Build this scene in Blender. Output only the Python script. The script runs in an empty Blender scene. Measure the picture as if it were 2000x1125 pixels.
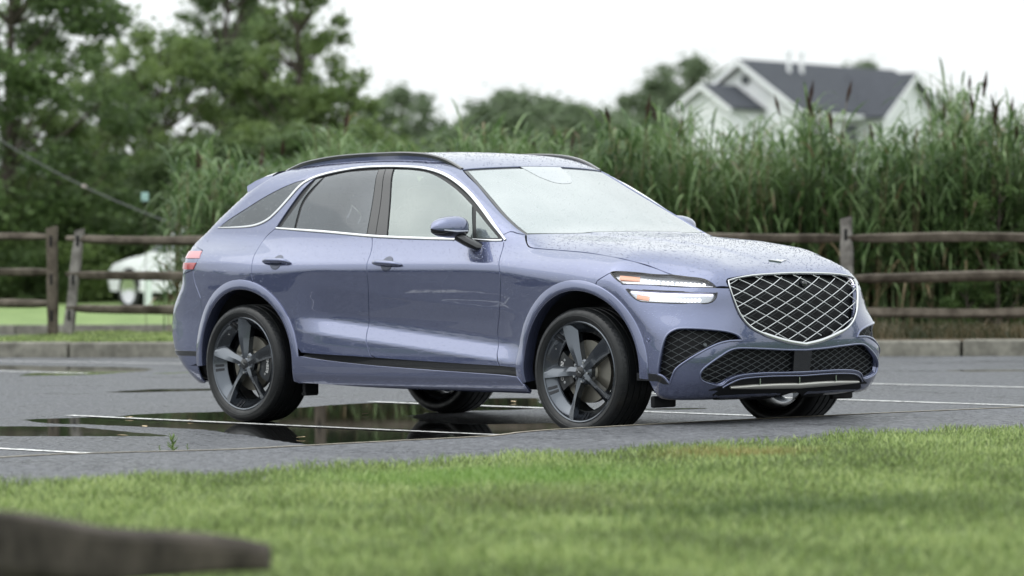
import bpy, math, random
import numpy as np
from mathutils import Vector, Matrix
from mathutils.geometry import delaunay_2d_cdt

# ------------------------------------------------------------------ camera
CP = np.array([17.01949, -16.57709, 1.0721])
YAW, PITCH, ROLL, FPX = 2.37062658, -0.01114252, -0.00803573, 7772.29
def _basis():
    f = np.array([math.cos(PITCH)*math.cos(YAW), math.cos(PITCH)*math.sin(YAW), math.sin(PITCH)])
    r = np.cross(f, [0, 0, 1]); r /= np.linalg.norm(r); u = np.cross(r, f)
    c, s = math.cos(ROLL), math.sin(ROLL)
    return f, c*r+s*u, -s*r+c*u
CF, CR, CU = _basis()
scene = bpy.context.scene
cd = bpy.data.cameras.new('camera'); cam = bpy.data.objects.new('camera', cd)
scene.collection.objects.link(cam)
cd.sensor_width = 36.0; cd.lens = 36.0*FPX/2000.0
cd.clip_start = 0.1; cd.clip_end = 3000
cam.matrix_world = Matrix(((CR[0], CU[0], -CF[0], CP[0]), (CR[1], CU[1], -CF[1], CP[1]), (CR[2], CU[2], -CF[2], CP[2]), (0, 0, 0, 1)))
cd.dof.use_dof = True; cd.dof.focus_distance = 22.4; cd.dof.aperture_fstop = 2.7
cd.dof.aperture_blades = 9
scene.camera = cam
# ------------------------------------------------------------------ world and light
SUN_EL, SUN_AZ = math.radians(60), math.radians(215)
w = bpy.data.worlds.new('World'); scene.world = w; w.use_nodes = True
nt = w.node_tree; N = nt.nodes; L = nt.links; N.clear()
out = N.new('ShaderNodeOutputWorld'); bg = N.new('ShaderNodeBackground')
sky = N.new('ShaderNodeTexSky'); sky.sky_type = 'NISHITA'; sky.sun_disc = False
sky.sun_elevation = SUN_EL; sky.sun_rotation = SUN_AZ; sky.air_density = 2.0; sky.dust_density = 6.0
hsv = N.new('ShaderNodeHueSaturation'); hsv.inputs['Saturation'].default_value = 0.25
tc = N.new('ShaderNodeTexCoord'); sep = N.new('ShaderNodeSeparateXYZ'); ramp = N.new('ShaderNodeValToRGB')
ramp.color_ramp.elements[0].position = 0.0; ramp.color_ramp.elements[0].color = (7.9, 8.25, 8.3, 1)
ramp.color_ramp.elements[1].position = 1.0; ramp.color_ramp.elements[1].color = (14.0, 14.8, 15.2, 1)
cn = N.new('ShaderNodeTexNoise'); cn.inputs['Scale'].default_value = 2.2; cn.inputs['Detail'].default_value = 4
cm = N.new('ShaderNodeMapRange'); cm.inputs['From Min'].default_value = .3; cm.inputs['From Max'].default_value = .7
cm.inputs['To Min'].default_value = .9; cm.inputs['To Max'].default_value = 1.08
mul = N.new('ShaderNodeMixRGB'); mul.blend_type = 'MULTIPLY'; mul.inputs[0].default_value = 1
mx = N.new('ShaderNodeMixRGB'); mx.inputs[0].default_value = 0.85      # overcast layer over the clear sky
L.new(tc.outputs['Generated'], sep.inputs[0]); L.new(sep.outputs['Z'], ramp.inputs[0])
L.new(tc.outputs['Generated'], cn.inputs['Vector']); L.new(cn.outputs[0], cm.inputs['Value'])
L.new(ramp.outputs[0], mul.inputs[1]); L.new(cm.outputs[0], mul.inputs[2])
L.new(sky.outputs[0], hsv.inputs['Color']); L.new(hsv.outputs[0], mx.inputs[1]); L.new(mul.outputs[0], mx.inputs[2])
L.new(mx.outputs[0], bg.inputs['Color']); bg.inputs['Strength'].default_value = 0.12
L.new(bg.outputs[0], out.inputs['Surface'])
sl = bpy.data.lights.new('sun', 'SUN'); sl.energy = 0.7; sl.angle = math.radians(75); sl.color = (1, .97, .93)
so = bpy.data.objects.new('sun', sl); scene.collection.objects.link(so)
so.rotation_euler = (math.pi/2-SUN_EL, 0, math.radians(180)-SUN_AZ)
scene.view_settings.view_transform = 'Standard'; scene.view_settings.look = 'None'
scene.view_settings.exposure = 0.28; scene.view_settings.gamma = 1.0
scene.cycles.max_bounces = 8; scene.cycles.transparent_max_bounces = 8
try: scene.cycles.use_denoising = True
except Exception: pass

# ------------------------------------------------------------------ helpers
COL = scene.collection
def tag(o, label=None, cat=None, group=None, kind=None):
    if label: o['label'] = label
    if cat: o['category'] = cat
    if group: o['group'] = group
    if kind: o['kind'] = kind
    return o
def empty(name, loc=(0, 0, 0), parent=None):
    o = bpy.data.objects.new(name, None); COL.objects.link(o); o.location = loc; o.parent = parent
    o.empty_display_size = .2
    return o
def mesh_obj(name, V, F, mat, parent=None, normals=None, smooth=True, matidx=None):
    me = bpy.data.meshes.new(name)
    V = np.asarray(V, float)
    me.from_pydata(V.tolist(), [], [tuple(int(i) for i in f) for f in F])
    me.update()
    mats = mat if isinstance(mat, (list, tuple)) else [mat]
    for m in mats: me.materials.append(m)
    if matidx is not None: me.polygons.foreach_set('material_index', np.asarray(matidx, dtype=np.int32))
    if smooth: me.polygons.foreach_set('use_smooth', [True]*len(me.polygons))
    if normals is not None:
        me.normals_split_custom_set_from_vertices(np.asarray(normals, float).tolist())
    o = bpy.data.objects.new(name, me); COL.objects.link(o); o.parent = parent
    return o
def quads_obj(name, V, mat, parent=None, k=4, matidx=None, smooth=False):
    """V: (n,k,3) loose polygons, fast path"""
    V = np.asarray(V, dtype=np.float32); n = len(V)
    me = bpy.data.meshes.new(name)
    me.vertices.add(n*k); me.vertices.foreach_set('co', V.reshape(-1))
    me.loops.add(n*k); me.loops.foreach_set('vertex_index', np.arange(n*k, dtype=np.int32))
    me.polygons.add(n); me.polygons.foreach_set('loop_start', np.arange(0, n*k, k, dtype=np.int32))
    me.polygons.foreach_set('loop_total', np.full(n, k, dtype=np.int32))
    mats = mat if isinstance(mat, (list, tuple)) else [mat]
    for m in mats: me.materials.append(m)
    if matidx is not None: me.polygons.foreach_set('material_index', np.asarray(matidx, dtype=np.int32))
    me.update(calc_edges=True); me.validate()
    o = bpy.data.objects.new(name, me); COL.objects.link(o); o.parent = parent
    return o
class MB:
    def __init__(s): s.V = []; s.F = []; s.M = []
    def add(s, V, F, m=0):
        b = len(s.V); s.V += [tuple(map(float, v)) for v in V]
        s.F += [tuple(b+i for i in f) for f in F]; s.M += [m]*len(F)
        return s
    def box(s, lo, hi, m=0, fr=None):
        x0, y0, z0 = lo; x1, y1, z1 = hi
        V = np.array([(x0, y0, z0), (x1, y0, z0), (x1, y1, z0), (x0, y1, z0), (x0, y0, z1), (x1, y0, z1), (x1, y1, z1), (x0, y1, z1)], float)
        if fr is not None: V = np.array([fr[0]+v[0]*fr[1]+v[1]*fr[2]+v[2]*fr[3] for v in V])
        return s.add(V, [(0, 3, 2, 1), (4, 5, 6, 7), (0, 1, 5, 4), (1, 2, 6, 5), (2, 3, 7, 6), (3, 0, 4, 7)], m)
    def prism(s, P, d, m=0):
        """P: list of 3D points (planar polygon), d: extrusion vector"""
        P = np.asarray(P, float); n = len(P); Q = P+np.asarray(d, float)
        F = [tuple(range(n))[::-1], tuple(range(n, 2*n))]+[(i, (i+1) % n, n+(i+1) % n, n+i) for i in range(n)]
        return s.add(np.vstack([P, Q]), F, m)
    def tube(s, pts, r, n=8, m=0, caps=True, sq=1.0):
        pts = np.asarray(pts, float); K = len(pts)
        r = np.full(K, r, float) if np.isscalar(r) else np.asarray(r, float)
        T = np.gradient(pts, axis=0); T /= np.linalg.norm(T, axis=1)[:, None]+1e-12
        up = np.array([0, 0, 1.]) if abs(T[0][2]) < .9 else np.array([1., 0, 0])
        V = []
        for i in range(K):
            a = np.cross(T[i], up); a /= np.linalg.norm(a)+1e-12; b = np.cross(a, T[i]); up = b
            for j in range(n):
                t = 2*math.pi*j/n; V.append(pts[i]+r[i]*(math.cos(t)*a+sq*math.sin(t)*b))
        F = [(i*n+j, i*n+(j+1) % n, (i+1)*n+(j+1) % n, (i+1)*n+j) for i in range(K-1) for j in range(n)]
        if caps: F += [tuple(range(n))[::-1], tuple(range((K-1)*n, K*n))]
        return s.add(V, F, m)
    def lathe(s, prof, c, ax, n=48, m=0, a0=0, a1=2*math.pi):
        """prof: (radius, offset along ax); c centre, ax axis unit"""
        ax = np.asarray(ax, float); ax /= np.linalg.norm(ax)
        u = np.cross(ax, [0, 0, 1.]) if abs(ax[2]) < .9 else np.cross(ax, [1., 0, 0]); u /= np.linalg.norm(u); v = np.cross(ax, u)
        full = abs(a1-a0-2*math.pi) < 1e-6; K = n if full else n+1
        V = [np.asarray(c)+ax*o+r*(math.cos(a0+(a1-a0)*j/n)*u+math.sin(a0+(a1-a0)*j/n)*v) for r, o in prof for j in range(K)]
        F = [(i*K+j, i*K+(j+1) % K, (i+1)*K+(j+1) % K, (i+1)*K+j) for i in range(len(prof)-1) for j in range(n)]
        return s.add(V, F, m)
    def build(s, name, mat, parent=None, smooth=True, bevel=0, autosmooth=True):
        o = mesh_obj(name, s.V, s.F, mat, parent, smooth=smooth, matidx=s.M)
        if bevel:
            b = o.modifiers.new('bevel', 'BEVEL'); b.width = bevel; b.segments = 2; b.limit_method = 'ANGLE'
        if smooth and autosmooth: sharp_by_angle(o, 38)
        return o
def sharp_by_angle(o, deg):
    me = o.data
    try: me.set_sharp_from_angle(angle=math.radians(deg))
    except Exception: pass
def copy_tree(o, parent=None):
    c = o.copy(); COL.objects.link(c); c.parent = parent
    for ch in list(o.children): copy_tree(ch, c)
    return c
# pixel helpers: where a ray of the photograph meets a plane, so real things get real positions
def ray(u, v): return CF+CR*(u-1000)/FPX-CU*(v-562.5)/FPX
def ground(u, v, z=0.0):
    d = ray(u, v); t = (z-CP[2])/d[2]; return CP+t*d
def deep(u, v, dist): return CP+ray(u, v)*dist
FH = np.array([CF[0], CF[1], 0]); FH /= np.linalg.norm(FH); RH = np.array([FH[1], -FH[0], 0])
def zat(v, dist, u=1000): return float(deep(u, v, dist)[2])
# ------------------------------------------------------------------ materials
def nmat(name, base=(.5, .5, .5), rough=.5, metal=0, coat=0, coatr=.03, spec=.5, emit=None, es=1, ior=1.5):
    m = bpy.data.materials.new(name); m.use_nodes = True; b = m.node_tree.nodes['Principled BSDF']
    b.inputs['Base Color'].default_value = (*base, 1); b.inputs['Roughness'].default_value = rough
    b.inputs['Metallic'].default_value = metal; b.inputs['Coat Weight'].default_value = coat
    b.inputs['Coat Roughness'].default_value = coatr; b.inputs['Specular IOR Level'].default_value = spec
    b.inputs['IOR'].default_value = ior
    if 'lavender' in name: b.inputs['Coat IOR'].default_value = 1.85
    if emit: b.inputs['Emission Color'].default_value = (*emit, 1); b.inputs['Emission Strength'].default_value = es
    return m
def nodes(m): return m.node_tree.nodes, m.node_tree.links, m.node_tree.nodes['Principled BSDF']
def noise(N, L, scale, detail=4, coord='Object', vec=None, rough=.5):
    n = N.new('ShaderNodeTexNoise'); n.inputs['Scale'].default_value = scale; n.inputs['Detail'].default_value = detail
    n.inputs['Roughness'].default_value = rough
    if vec is None:
        t = N.new('ShaderNodeTexCoord'); vec = t.outputs[coord]
    L.new(vec, n.inputs['Vector']); return n
def ramp2(N, L, src, p0, c0, p1, c1):
    r = N.new('ShaderNodeValToRGB'); e = r.color_ramp.elements
    e[0].position = p0; e[0].color = (*c0, 1) if len(c0) == 3 else c0; e[1].position = p1; e[1].color = (*c1, 1) if len(c1) == 3 else c1
    L.new(src, r.inputs[0]); return r
def drops(m, strength=.5, dens=.55):
    """rain beads: rounded voronoi bumps, some cells only"""
    N, L, b = nodes(m)
    t = N.new('ShaderNodeTexCoord')
    v = N.new('ShaderNodeTexVoronoi'); v.inputs['Scale'].default_value = 78; L.new(t.outputs['Object'], v.inputs['Vector'])
    mr = N.new('ShaderNodeMapRange'); mr.inputs['From Min'].default_value = .0; mr.inputs['From Max'].default_value = .33
    mr.inputs['To Min'].default_value = 1; mr.inputs['To Max'].default_value = 0; mr.interpolation_type = 'SMOOTHSTEP'
    L.new(v.outputs['Distance'], mr.inputs['Value'])
    sx = N.new('ShaderNodeSeparateColor'); L.new(v.outputs['Color'], sx.inputs[0])
    gt = N.new('ShaderNodeMath'); gt.operation = 'GREATER_THAN'; gt.inputs[1].default_value = dens; L.new(sx.outputs[0], gt.inputs[0])
    mu = N.new('ShaderNodeMath'); mu.operation = 'MULTIPLY'; L.new(mr.outputs[0], mu.inputs[0]); L.new(gt.outputs[0], mu.inputs[1])
    ge = N.new('ShaderNodeNewGeometry'); sz = N.new('ShaderNodeSeparateXYZ'); L.new(ge.outputs['True Normal'], sz.inputs[0])
    mz = N.new('ShaderNodeMapRange'); mz.inputs['From Min'].default_value = .1; mz.inputs['From Max'].default_value = .8; mz.inputs['To Min'].default_value = .28; L.new(sz.outputs['Z'], mz.inputs['Value'])
    mw = N.new('ShaderNodeMath'); mw.operation = 'MULTIPLY'; L.new(mu.outputs[0], mw.inputs[0]); L.new(mz.outputs[0], mw.inputs[1]); mu = mw
    bp = N.new('ShaderNodeBump'); bp.inputs['Strength'].default_value = strength; bp.inputs['Distance'].default_value = .0026
    L.new(mu.outputs[0], bp.inputs['Height'])
    L.new(bp.outputs[0], b.inputs['Coat Normal']); L.new(bp.outputs[0], b.inputs['Normal'])
    return m
M = {}
M['paint'] = drops(nmat('lavender_blue_paint', (.118, .138, .245), rough=.25, metal=.74, coat=1, coatr=.015), .75, .40)
M['paint_plain'] = nmat('lavender_blue_trim_paint', (.118, .138, .245), rough=.25, metal=.74, coat=1, coatr=.015)
M['gloss'] = nmat('gloss_black', (.008, .009, .011), rough=.12, coat=.6)
M['black'] = nmat('matt_black', (.006, .0065, .008), rough=.6, spec=.25)
M['rubber'] = nmat('rubber_seal', (.008, .009, .011), rough=.45)
M['chrome'] = nmat('satin_chrome', (.66, .67, .68), rough=.16, metal=1)
M['chrome_dark'] = nmat('dark_chrome', (.45, .47, .50), rough=.18, metal=1)
M['mesh_dark'] = nmat('dark_mesh', (.10, .11, .115), rough=.3, metal=.8)
M['lip'] = nmat('smoked_metal_lip', (.55, .54, .50), rough=.4, metal=.8)
M['glass_rear'] = drops(nmat('privacy_glass', (.095, .107, .12), rough=.12, metal=.55, coat=1, coatr=.02), .5, .5)
M['glass_front'] = drops(nmat('misted_side_glass', (.24, .28, .275), rough=.12, metal=.55, coat=1, coatr=.02), .3, .7)
M['glass_ws'] = drops(nmat('misted_windscreen', (.33, .37, .37), rough=.12, metal=.45, coat=1, coatr=.02), .3, .72)
M['rim'] = nmat('dark_grey_rim', (.085, .096, .112), rough=.24, metal=.9, coat=.6, coatr=.05)
M['rim_stripe'] = nmat('rim_stripe', (.02, .022, .027), rough=.3, metal=.3)
M['rim_in'] = nmat('rim_barrel', (.16, .165, .17), rough=.35, metal=.8)
M['disc'] = nmat('brake_disc', (.22, .21, .18), rough=.35, metal=.7)
M['caliper'] = nmat('black_caliper', (.010, .012, .015), rough=.3, coat=.5)
M['white_txt'] = nmat('white_lettering', (.8, .8, .8), rough=.5)
M['lens'] = nmat('lamp_inner', (.50, .52, .56), rough=.2, metal=.7)
M['led'] = nmat('led_white', (.9, .9, .9), emit=(1, 1, 1), es=1.7)
M['drl'] = nmat('led_bar', (.9, .9, .95), emit=(.86, .85, 1), es=.95)
M['amber'] = nmat('amber_lens', (.80, .42, .28), rough=.25, emit=(1, .45, .25), es=.28, coat=1)
M['red'] = nmat('red_lens', (.42, .035, .045), rough=.15, coat=1)
M['red_soft'] = nmat('red_clear', (.55, .20, .22), rough=.15, coat=1)
M['white_paint'] = nmat('white_car_paint', (.78, .80, .82), rough=.25, coat=1)
M['mist_dark'] = nmat('frit_behind_glass', (.40, .43, .44), rough=.12, metal=.5, coat=1)
def mist(m, c0, c1):
    N, L, b = nodes(m); n = noise(N, L, 1.6, 3); r = ramp2(N, L, n.outputs[0], .3, c0, .7, c1); L.new(r.outputs[0], b.inputs['Base Color'])
mist(M['glass_ws'], (.44, .49, .49), (.64, .68, .67)); mist(M['glass_front'], (.30, .35, .35), (.48, .53, .51)); mist(M['glass_rear'], (.07, .08, .09), (.125, .14, .155))
M['cabin'] = nmat('cabin_leather', (.055, .055, .058), rough=.6); M['headliner'] = nmat('headliner_cloth', (.22, .22, .22), rough=.95)
def seethrough(m, f):
    N, L, b = nodes(m); o = [x for x in N if x.type == 'OUTPUT_MATERIAL'][0]; t = N.new('ShaderNodeBsdfTransparent'); t.inputs[0].default_value = (.80, .86, .84, 1); x = N.new('ShaderNodeMixShader'); x.inputs[0].default_value = f
    L.new(b.outputs[0], x.inputs[1]); L.new(t.outputs[0], x.inputs[2]); L.new(x.outputs[0], o.inputs['Surface'])
seethrough(M['glass_ws'], .24); seethrough(M['glass_front'], .42); seethrough(M['glass_rear'], .22)
def tyre_mat():
    m = nmat('tyre_rubber', (.008, .009, .010), rough=.42, spec=.45)
    N, L, b = nodes(m); n = noise(N, L, 40, 3)
    r = ramp2(N, L, n.outputs[0], .35, (.3, .3, .3), .7, (.55, .55, .55)); L.new(r.outputs[0], b.inputs['Roughness']); return m
M['tyre'] = tyre_mat()
def glass_cover():
    m = bpy.data.materials.new('clear_lamp_cover'); m.use_nodes = True; N = m.node_tree.nodes; L = m.node_tree.links; N.clear()
    o = N.new('ShaderNodeOutputMaterial'); t = N.new('ShaderNodeBsdfTransparent'); g = N.new('ShaderNodeBsdfGlossy'); g.inputs['Roughness'].default_value = .03
    f = N.new('ShaderNodeFresnel'); f.inputs[0].default_value = 1.45; x = N.new('ShaderNodeMixShader')
    L.new(f.outputs[0], x.inputs[0]); L.new(t.outputs[0], x.inputs[1]); L.new(g.outputs[0], x.inputs[2]); L.new(x.outputs[0], o.inputs[0]); return m
M['cover'] = glass_cover()
# ------------------------------------------------------------------ the car's surface (half-width convention Y=|y|)
def table(kn, sig, lo, hi, step=.002):
    kn = sorted(kn); xs = np.arange(lo-.3, hi+.3, step)
    ys = np.interp(xs, [k[0] for k in kn], [k[1] for k in kn])
    # extend ends linearly
    s0 = (kn[1][1]-kn[0][1])/(kn[1][0]-kn[0][0]); s1 = (kn[-1][1]-kn[-2][1])/(kn[-1][0]-kn[-2][0])
    ys = np.where(xs < kn[0][0], kn[0][1]+s0*(xs-kn[0][0]), ys); ys = np.where(xs > kn[-1][0], kn[-1][1]+s1*(xs-kn[-1][0]), ys)
    h = int(4*sig/step); k = np.exp(-.5*(np.arange(-h, h+1)*step/sig)**2); k /= k.sum()
    ys = np.convolve(np.pad(ys, h, mode='reflect', reflect_type='odd'), k, 'valid')
    d = np.gradient(ys, step)
    def f(x):
        # cubic hermite lookup for a C1 result
        t = np.clip((x-xs[0])/step, 0, len(xs)-1.001); i = t.astype(int); u = t-i
        y0, y1, m0, m1 = ys[i], ys[i+1], d[i]*step, d[i+1]*step
        return (2*u**3-3*u**2+1)*y0+(u**3-2*u**2+u)*m0+(-2*u**3+3*u**2)*y1+(u**3-u**2)*m1
    return f
Wbase = table([(.15, .76), (.20, .85), (.24, .89), (.30, .915), (.36, .922), (.42, .922), (.48, .921), (.565, .918), (.64, .916), (.75, .919), (.86, .925), (.93, .930), (.970, .9285), (.988, .917), (1.03, .898), (1.08, .868), (1.13, .835), (1.20, .785), (1.4, .62)], .009, .1, 1.5)
Scoop = table([(-.3, 0), (-.082, 0), (-.002, 1), (.04, 1), (.20, .22), (.30, 0), (.5, 0)], .0055, -1.2, 1.8, .001)
Tap = table([(-2.6, -.24), (-2.3, -.12), (-2.1, -.065), (-1.8, -.022), (-1.4, 0), (-.9, 0), (0, 0), (1.2, 0), (1.6, -.004), (1.85, -.02), (2.0, -.045), (2.2, -.11), (2.4, -.22)], .05, -2.8, 2.6)
Hc = table([(.3, 1.16), (.8, 1.145), (1.02, 1.122), (1.4, 1.093), (1.8, 1.040), (2.0, .997), (2.13, .950), (2.22, .905), (2.27, .875), (2.4, .76)], .03, .0, 2.7)
Fz = table([(.15, 2.14), (.22, 2.20), (.30, 2.262), (.36, 2.275), (.43, 2.285), (.50, 2.293), (.56, 2.290), (.70, 2.278), (.80, 2.268), (.90, 2.254), (1.0, 2.23)], .02, .1, 1.3)
Rz = table([(.15, -2.10), (.24, -2.16), (.32, -2.27), (.42, -2.38), (.55, -2.425), (.68, -2.405), (.76, -2.34), (.83, -2.275), (.95, -2.26), (1.04, -2.23), (1.10, -2.185), (1.2, -2.08), (1.3, -2.0)], .018, .1, 1.6)
Rc = table([(-2.4, 1.38), (-2.15, 1.455), (-1.9, 1.505), (-1.5, 1.560), (-1.1, 1.597), (-.7, 1.613), (-.4, 1.612), (-.1, 1.595), (.1, 1.572), (.3, 1.53), (.6, 1.42)], .08, -2.6, 1.3)
Wc = table([(.9, .885), (1.08, .848), (1.18, .812), (1.30, .765), (1.42, .716), (1.50, .682), (1.56, .655), (1.62, .62)], .03, .8, 1.8)
WcX = table([(-2.4, -.14), (-2.0, -.085), (-1.6, -.045), (-1.2, -.015), (-.6, 0), (.2, 0), (.6, -.01), (.9, -.03), (1.3, -.07)], .08, -2.6, 1.8)
def smax(a, b, k):
    h = np.maximum(k-np.abs(a-b), 0)/k; return np.maximum(a, b)+h*h*k*.25
def smin(a, b, k): return -smax(-a, -b, k)
def sst(a, b, x):
    t = np.clip((x-a)/(b-a), 0, 1); return t*t*(3-2*t)
def gz(x, c, s): return np.exp(-.5*((x-c)/s)**2)
def fbody(X, Y, Z):
    Y = np.sqrt(Y*Y+1e-8)
    # lower body
    W = Wbase(Z)+Tap(X)
    W = W+(.026*gz(X, 1.44, .36)+.030*gz(X, -1.44, .42))*gz(Z, .80, .22)
    W = W+.022*gz(X, -1.75, .38)*sst(.93, 1.03, Z)                       # rear haunch keeps its shoulder
    W = W-.034*Scoop(Z-(.592-.088*(X+.3)))*sst(-1.0, -.62, X)*sst(1.08, .80, X)   # door scoop, falling forward
    side = (Y-W)/1.05
    hood = Hc(X)-.016*(Y/.6)**2-.9*np.maximum(Y-.60, 0)**2-1.5*np.maximum(Y-.42, 0)**2*sst(1.65, 2.15, X)
    Yb = .38-.24*(X-1.0)/1.1
    hood = hood+.009*sst(Yb+.035, Yb-.035, Y)*sst(2.16, 1.9, X)
    top = (Z-np.where(X > .5, hood, Hc(.5+0*X)-.016*(Y/.6)**2-.9*np.maximum(Y-.60, 0)**2))/1.05
    drop = .13*Y**2+.263*Y**6
    # fascia: bumper lower corner pushed out, so the upper face sits back
    front = (X-(Fz(Z)-drop+.03*sst(.60, .40, Z)*sst(.45, .8, Y)-.075*sst(.56, .72, Z)*sst(.45, .85, Y)))
    rear = (Rz(Z)+.10*Y**2+.18*Y**6)-X
    f = smax(side, top, .10)
    f = smax(f, front*.93, .09); f = smax(f, rear*.93, .09)
    f = smax(f, .205-Z+.0*X, .04)
    # cabin
    cs = (Y-(Wc(Z)+WcX(X)))/1.1
    roof = (Z-(Rc(X)+.016-.026*(Y/.6)**2-.03*(Y/.6)**6))
    ws = (X-(1.035-.30*Y**2-(Z-1.113)*(.872/.417)*(1-.14*(Z-1.113)))) *.43
    bl = ((-2.30+.36*Y**2+(Z-1.12)*1.5)-X)*.55
    spo = (-2.02+.30*Y**2)-X
    g = smax(cs, roof, .07); g = smax(g, ws, .05)
    g = smax(g, np.minimum(bl, 9), .06); g = smax(g, rear*.93, .05); g = smax(g, 0.95-Z, .02)
    return smin(f, g, .05)
def grad(P, e=.0025):
    P = np.asarray(P); x, y, z = P[:, 0], P[:, 1], P[:, 2]
    g = np.stack([fbody(x+e, y, z)-fbody(x-e, y, z), fbody(x, y+e, z)-fbody(x, y-e, z), fbody(x, y, z+e)-fbody(x, y, z-e)], 1)
    return g/(np.linalg.norm(g, axis=1)[:, None]+1e-12)
def cast(O, D, t0, t1, off=0.0, n=260, fn=None):
    """first crossing from outside (f>off) to inside, vectorised"""
    fn = fn or fbody
    O = np.asarray(O, float); D = np.asarray(D, float)
    ts = np.linspace(t0, t1, n)
    P = O[:, None, :]+D[:, None, :]*ts[None, :, None]
    F = fn(P[..., 0], P[..., 1], P[..., 2])-off
    ins = F < 0; hit = ins.any(1); i = np.where(hit, ins.argmax(1), np.argmin(F, axis=1))
    lo = ts[np.maximum(i-1, 0)]; hi = ts[i]
    lo = np.where(hit, lo, hi)
    for _ in range(22):
        m = (lo+hi)/2; Q = O+D*m[:, None]; v = fn(Q[:, 0], Q[:, 1], Q[:, 2])-off < 0
        hi = np.where(v, m, hi); lo = np.where(v, lo, m)
    return O+D*hi[:, None], hit
def pix(pts, off=0.0):
    """pixels of the photograph -> points on the near side, returned with Y positive"""
    pts = np.asarray(pts, float)
    D = np.array([ray(u, v) for u, v in pts]); O = np.tile(CP, (len(pts), 1))
    P, hit = cast(O, D, 18.5, 27.5, off, 700)
    if not hit.all():
        print('MISS', [tuple(p) for p in pts[~hit]])
    P[:, 1] *= -1
    return P
C0, R0 = 1.25, -1.55
def to2(ch, P):
    X, Y, Z = P[:, 0], P[:, 1], P[:, 2]
    if ch == 'S': return np.stack([X, Z], 1)
    if ch == 'T': return np.stack([X, Y], 1)
    if ch == 'F': return np.stack([Y, Z], 1)
    if ch == 'C': return np.stack([np.arctan2(Y, X-C0)*.9, Z], 1)
    if ch == 'R': return np.stack([np.arctan2(Y, R0-X)*.8, Z], 1)
def from2(ch, Q, off=0.0, fn=None):
    a, b = Q[:, 0], Q[:, 1]; o = np.zeros_like(a); n = 260
    if ch == 'S': O = np.stack([a, o+1.15, b], 1); D = np.tile([0, -1., 0], (len(a), 1)); r = (0, 1.1)
    if ch == 'T': O = np.stack([a, b, o+1.8], 1); D = np.tile([0, 0, -1.], (len(a), 1)); r = (0, 1.2)
    if ch == 'F': O = np.stack([o+2.6, a, b], 1); D = np.tile([-1., 0, 0], (len(a), 1)); r = (0, 1.5)
    if ch == 'C': p = a/.9; D = -np.stack([np.cos(p), np.sin(p), o], 1); O = np.stack([o+C0, o, b], 1)-D*1.5; r = (0, 1.4)
    if ch == 'R': p = a/.8; D = -np.stack([-np.cos(p), np.sin(p), o], 1); O = np.stack([o+R0, o, b], 1)-D*1.5; r = (0, 1.4)
    return cast(O, D, r[0], r[1], off, n, fn)[0]
def crom(P, step):
    """smooth a polyline (Catmull-Rom) and resample to about step"""
    P = np.asarray(P, float)
    if len(P) < 3:
        n = max(2, int(np.linalg.norm(P[-1]-P[0])/step)+1); t = np.linspace(0, 1, n)[:, None]; return P[0]*(1-t)+P[-1]*t
    Q = np.vstack([2*P[0]-P[1], P, 2*P[-1]-P[-2]]); out = []
    for i in range(1, len(Q)-2):
        p0, p1, p2, p3 = Q[i-1:i+3]; t = np.linspace(0, 1, 13)[:-1, None]
        # centripetal-ish tension
        out.append(.5*((2*p1)+(-p0+p2)*t+(2*p0-5*p1+4*p2-p3)*t*t+(-p0+3*p1-3*p2+p3)*t**3))
    out = np.vstack(out+[P[-1:]])
    s = np.concatenate([[0], np.cumsum(np.linalg.norm(np.diff(out, axis=0), axis=1))])
    n = max(2, int(round(s[-1]/step))+1); t = np.linspace(0, s[-1], n)
    return np.stack([np.interp(t, s, out[:, k]) for k in range(out.shape[1])], 1)
def loop_from(segs, step=.02, smooth=True):
    """segs: list of 3D polylines that join end to end into a closed loop"""
    out = []
    for s in segs:
        q = crom(s, step) if smooth else s
        out.append(q)
    P = np.vstack(out); keep = [0]
    for i in range(1, len(P)):
        if np.linalg.norm(P[i]-P[keep[-1]]) > step*.2: keep.append(i)
    P = P[keep]
    if np.linalg.norm(P[0]-P[-1]) < step*.2: P = P[:-1]
    return P
def inset2(Q, d):
    A = .5*np.sum(Q[:, 0]*np.roll(Q[:, 1], -1)-np.roll(Q[:, 0], -1)*Q[:, 1])
    s = 1 if A > 0 else -1
    e = np.roll(Q, -1, 0)-Q; e /= np.linalg.norm(e, axis=1)[:, None]+1e-12
    n = np.stack([-e[:, 1], e[:, 0]], 1)*s; m = n+np.roll(n, 1, 0); l = np.linalg.norm(m, axis=1)[:, None]+1e-9
    m = m/l; c = np.maximum((m*n).sum(1), .5)[:, None]
    return Q+m*d/c
def inpoly(P, Q):
    x, y = P[:, 0], P[:, 1]; r = np.zeros(len(P), bool); a = Q; b = np.roll(Q, -1, 0)
    for (x0, y0), (x1, y1) in zip(a, b):
        if y0 == y1: continue
        c = ((y0 > y) != (y1 > y)) & (x < (x1-x0)*(y-y0)/(y1-y0)+x0); r ^= c
    return r
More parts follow.
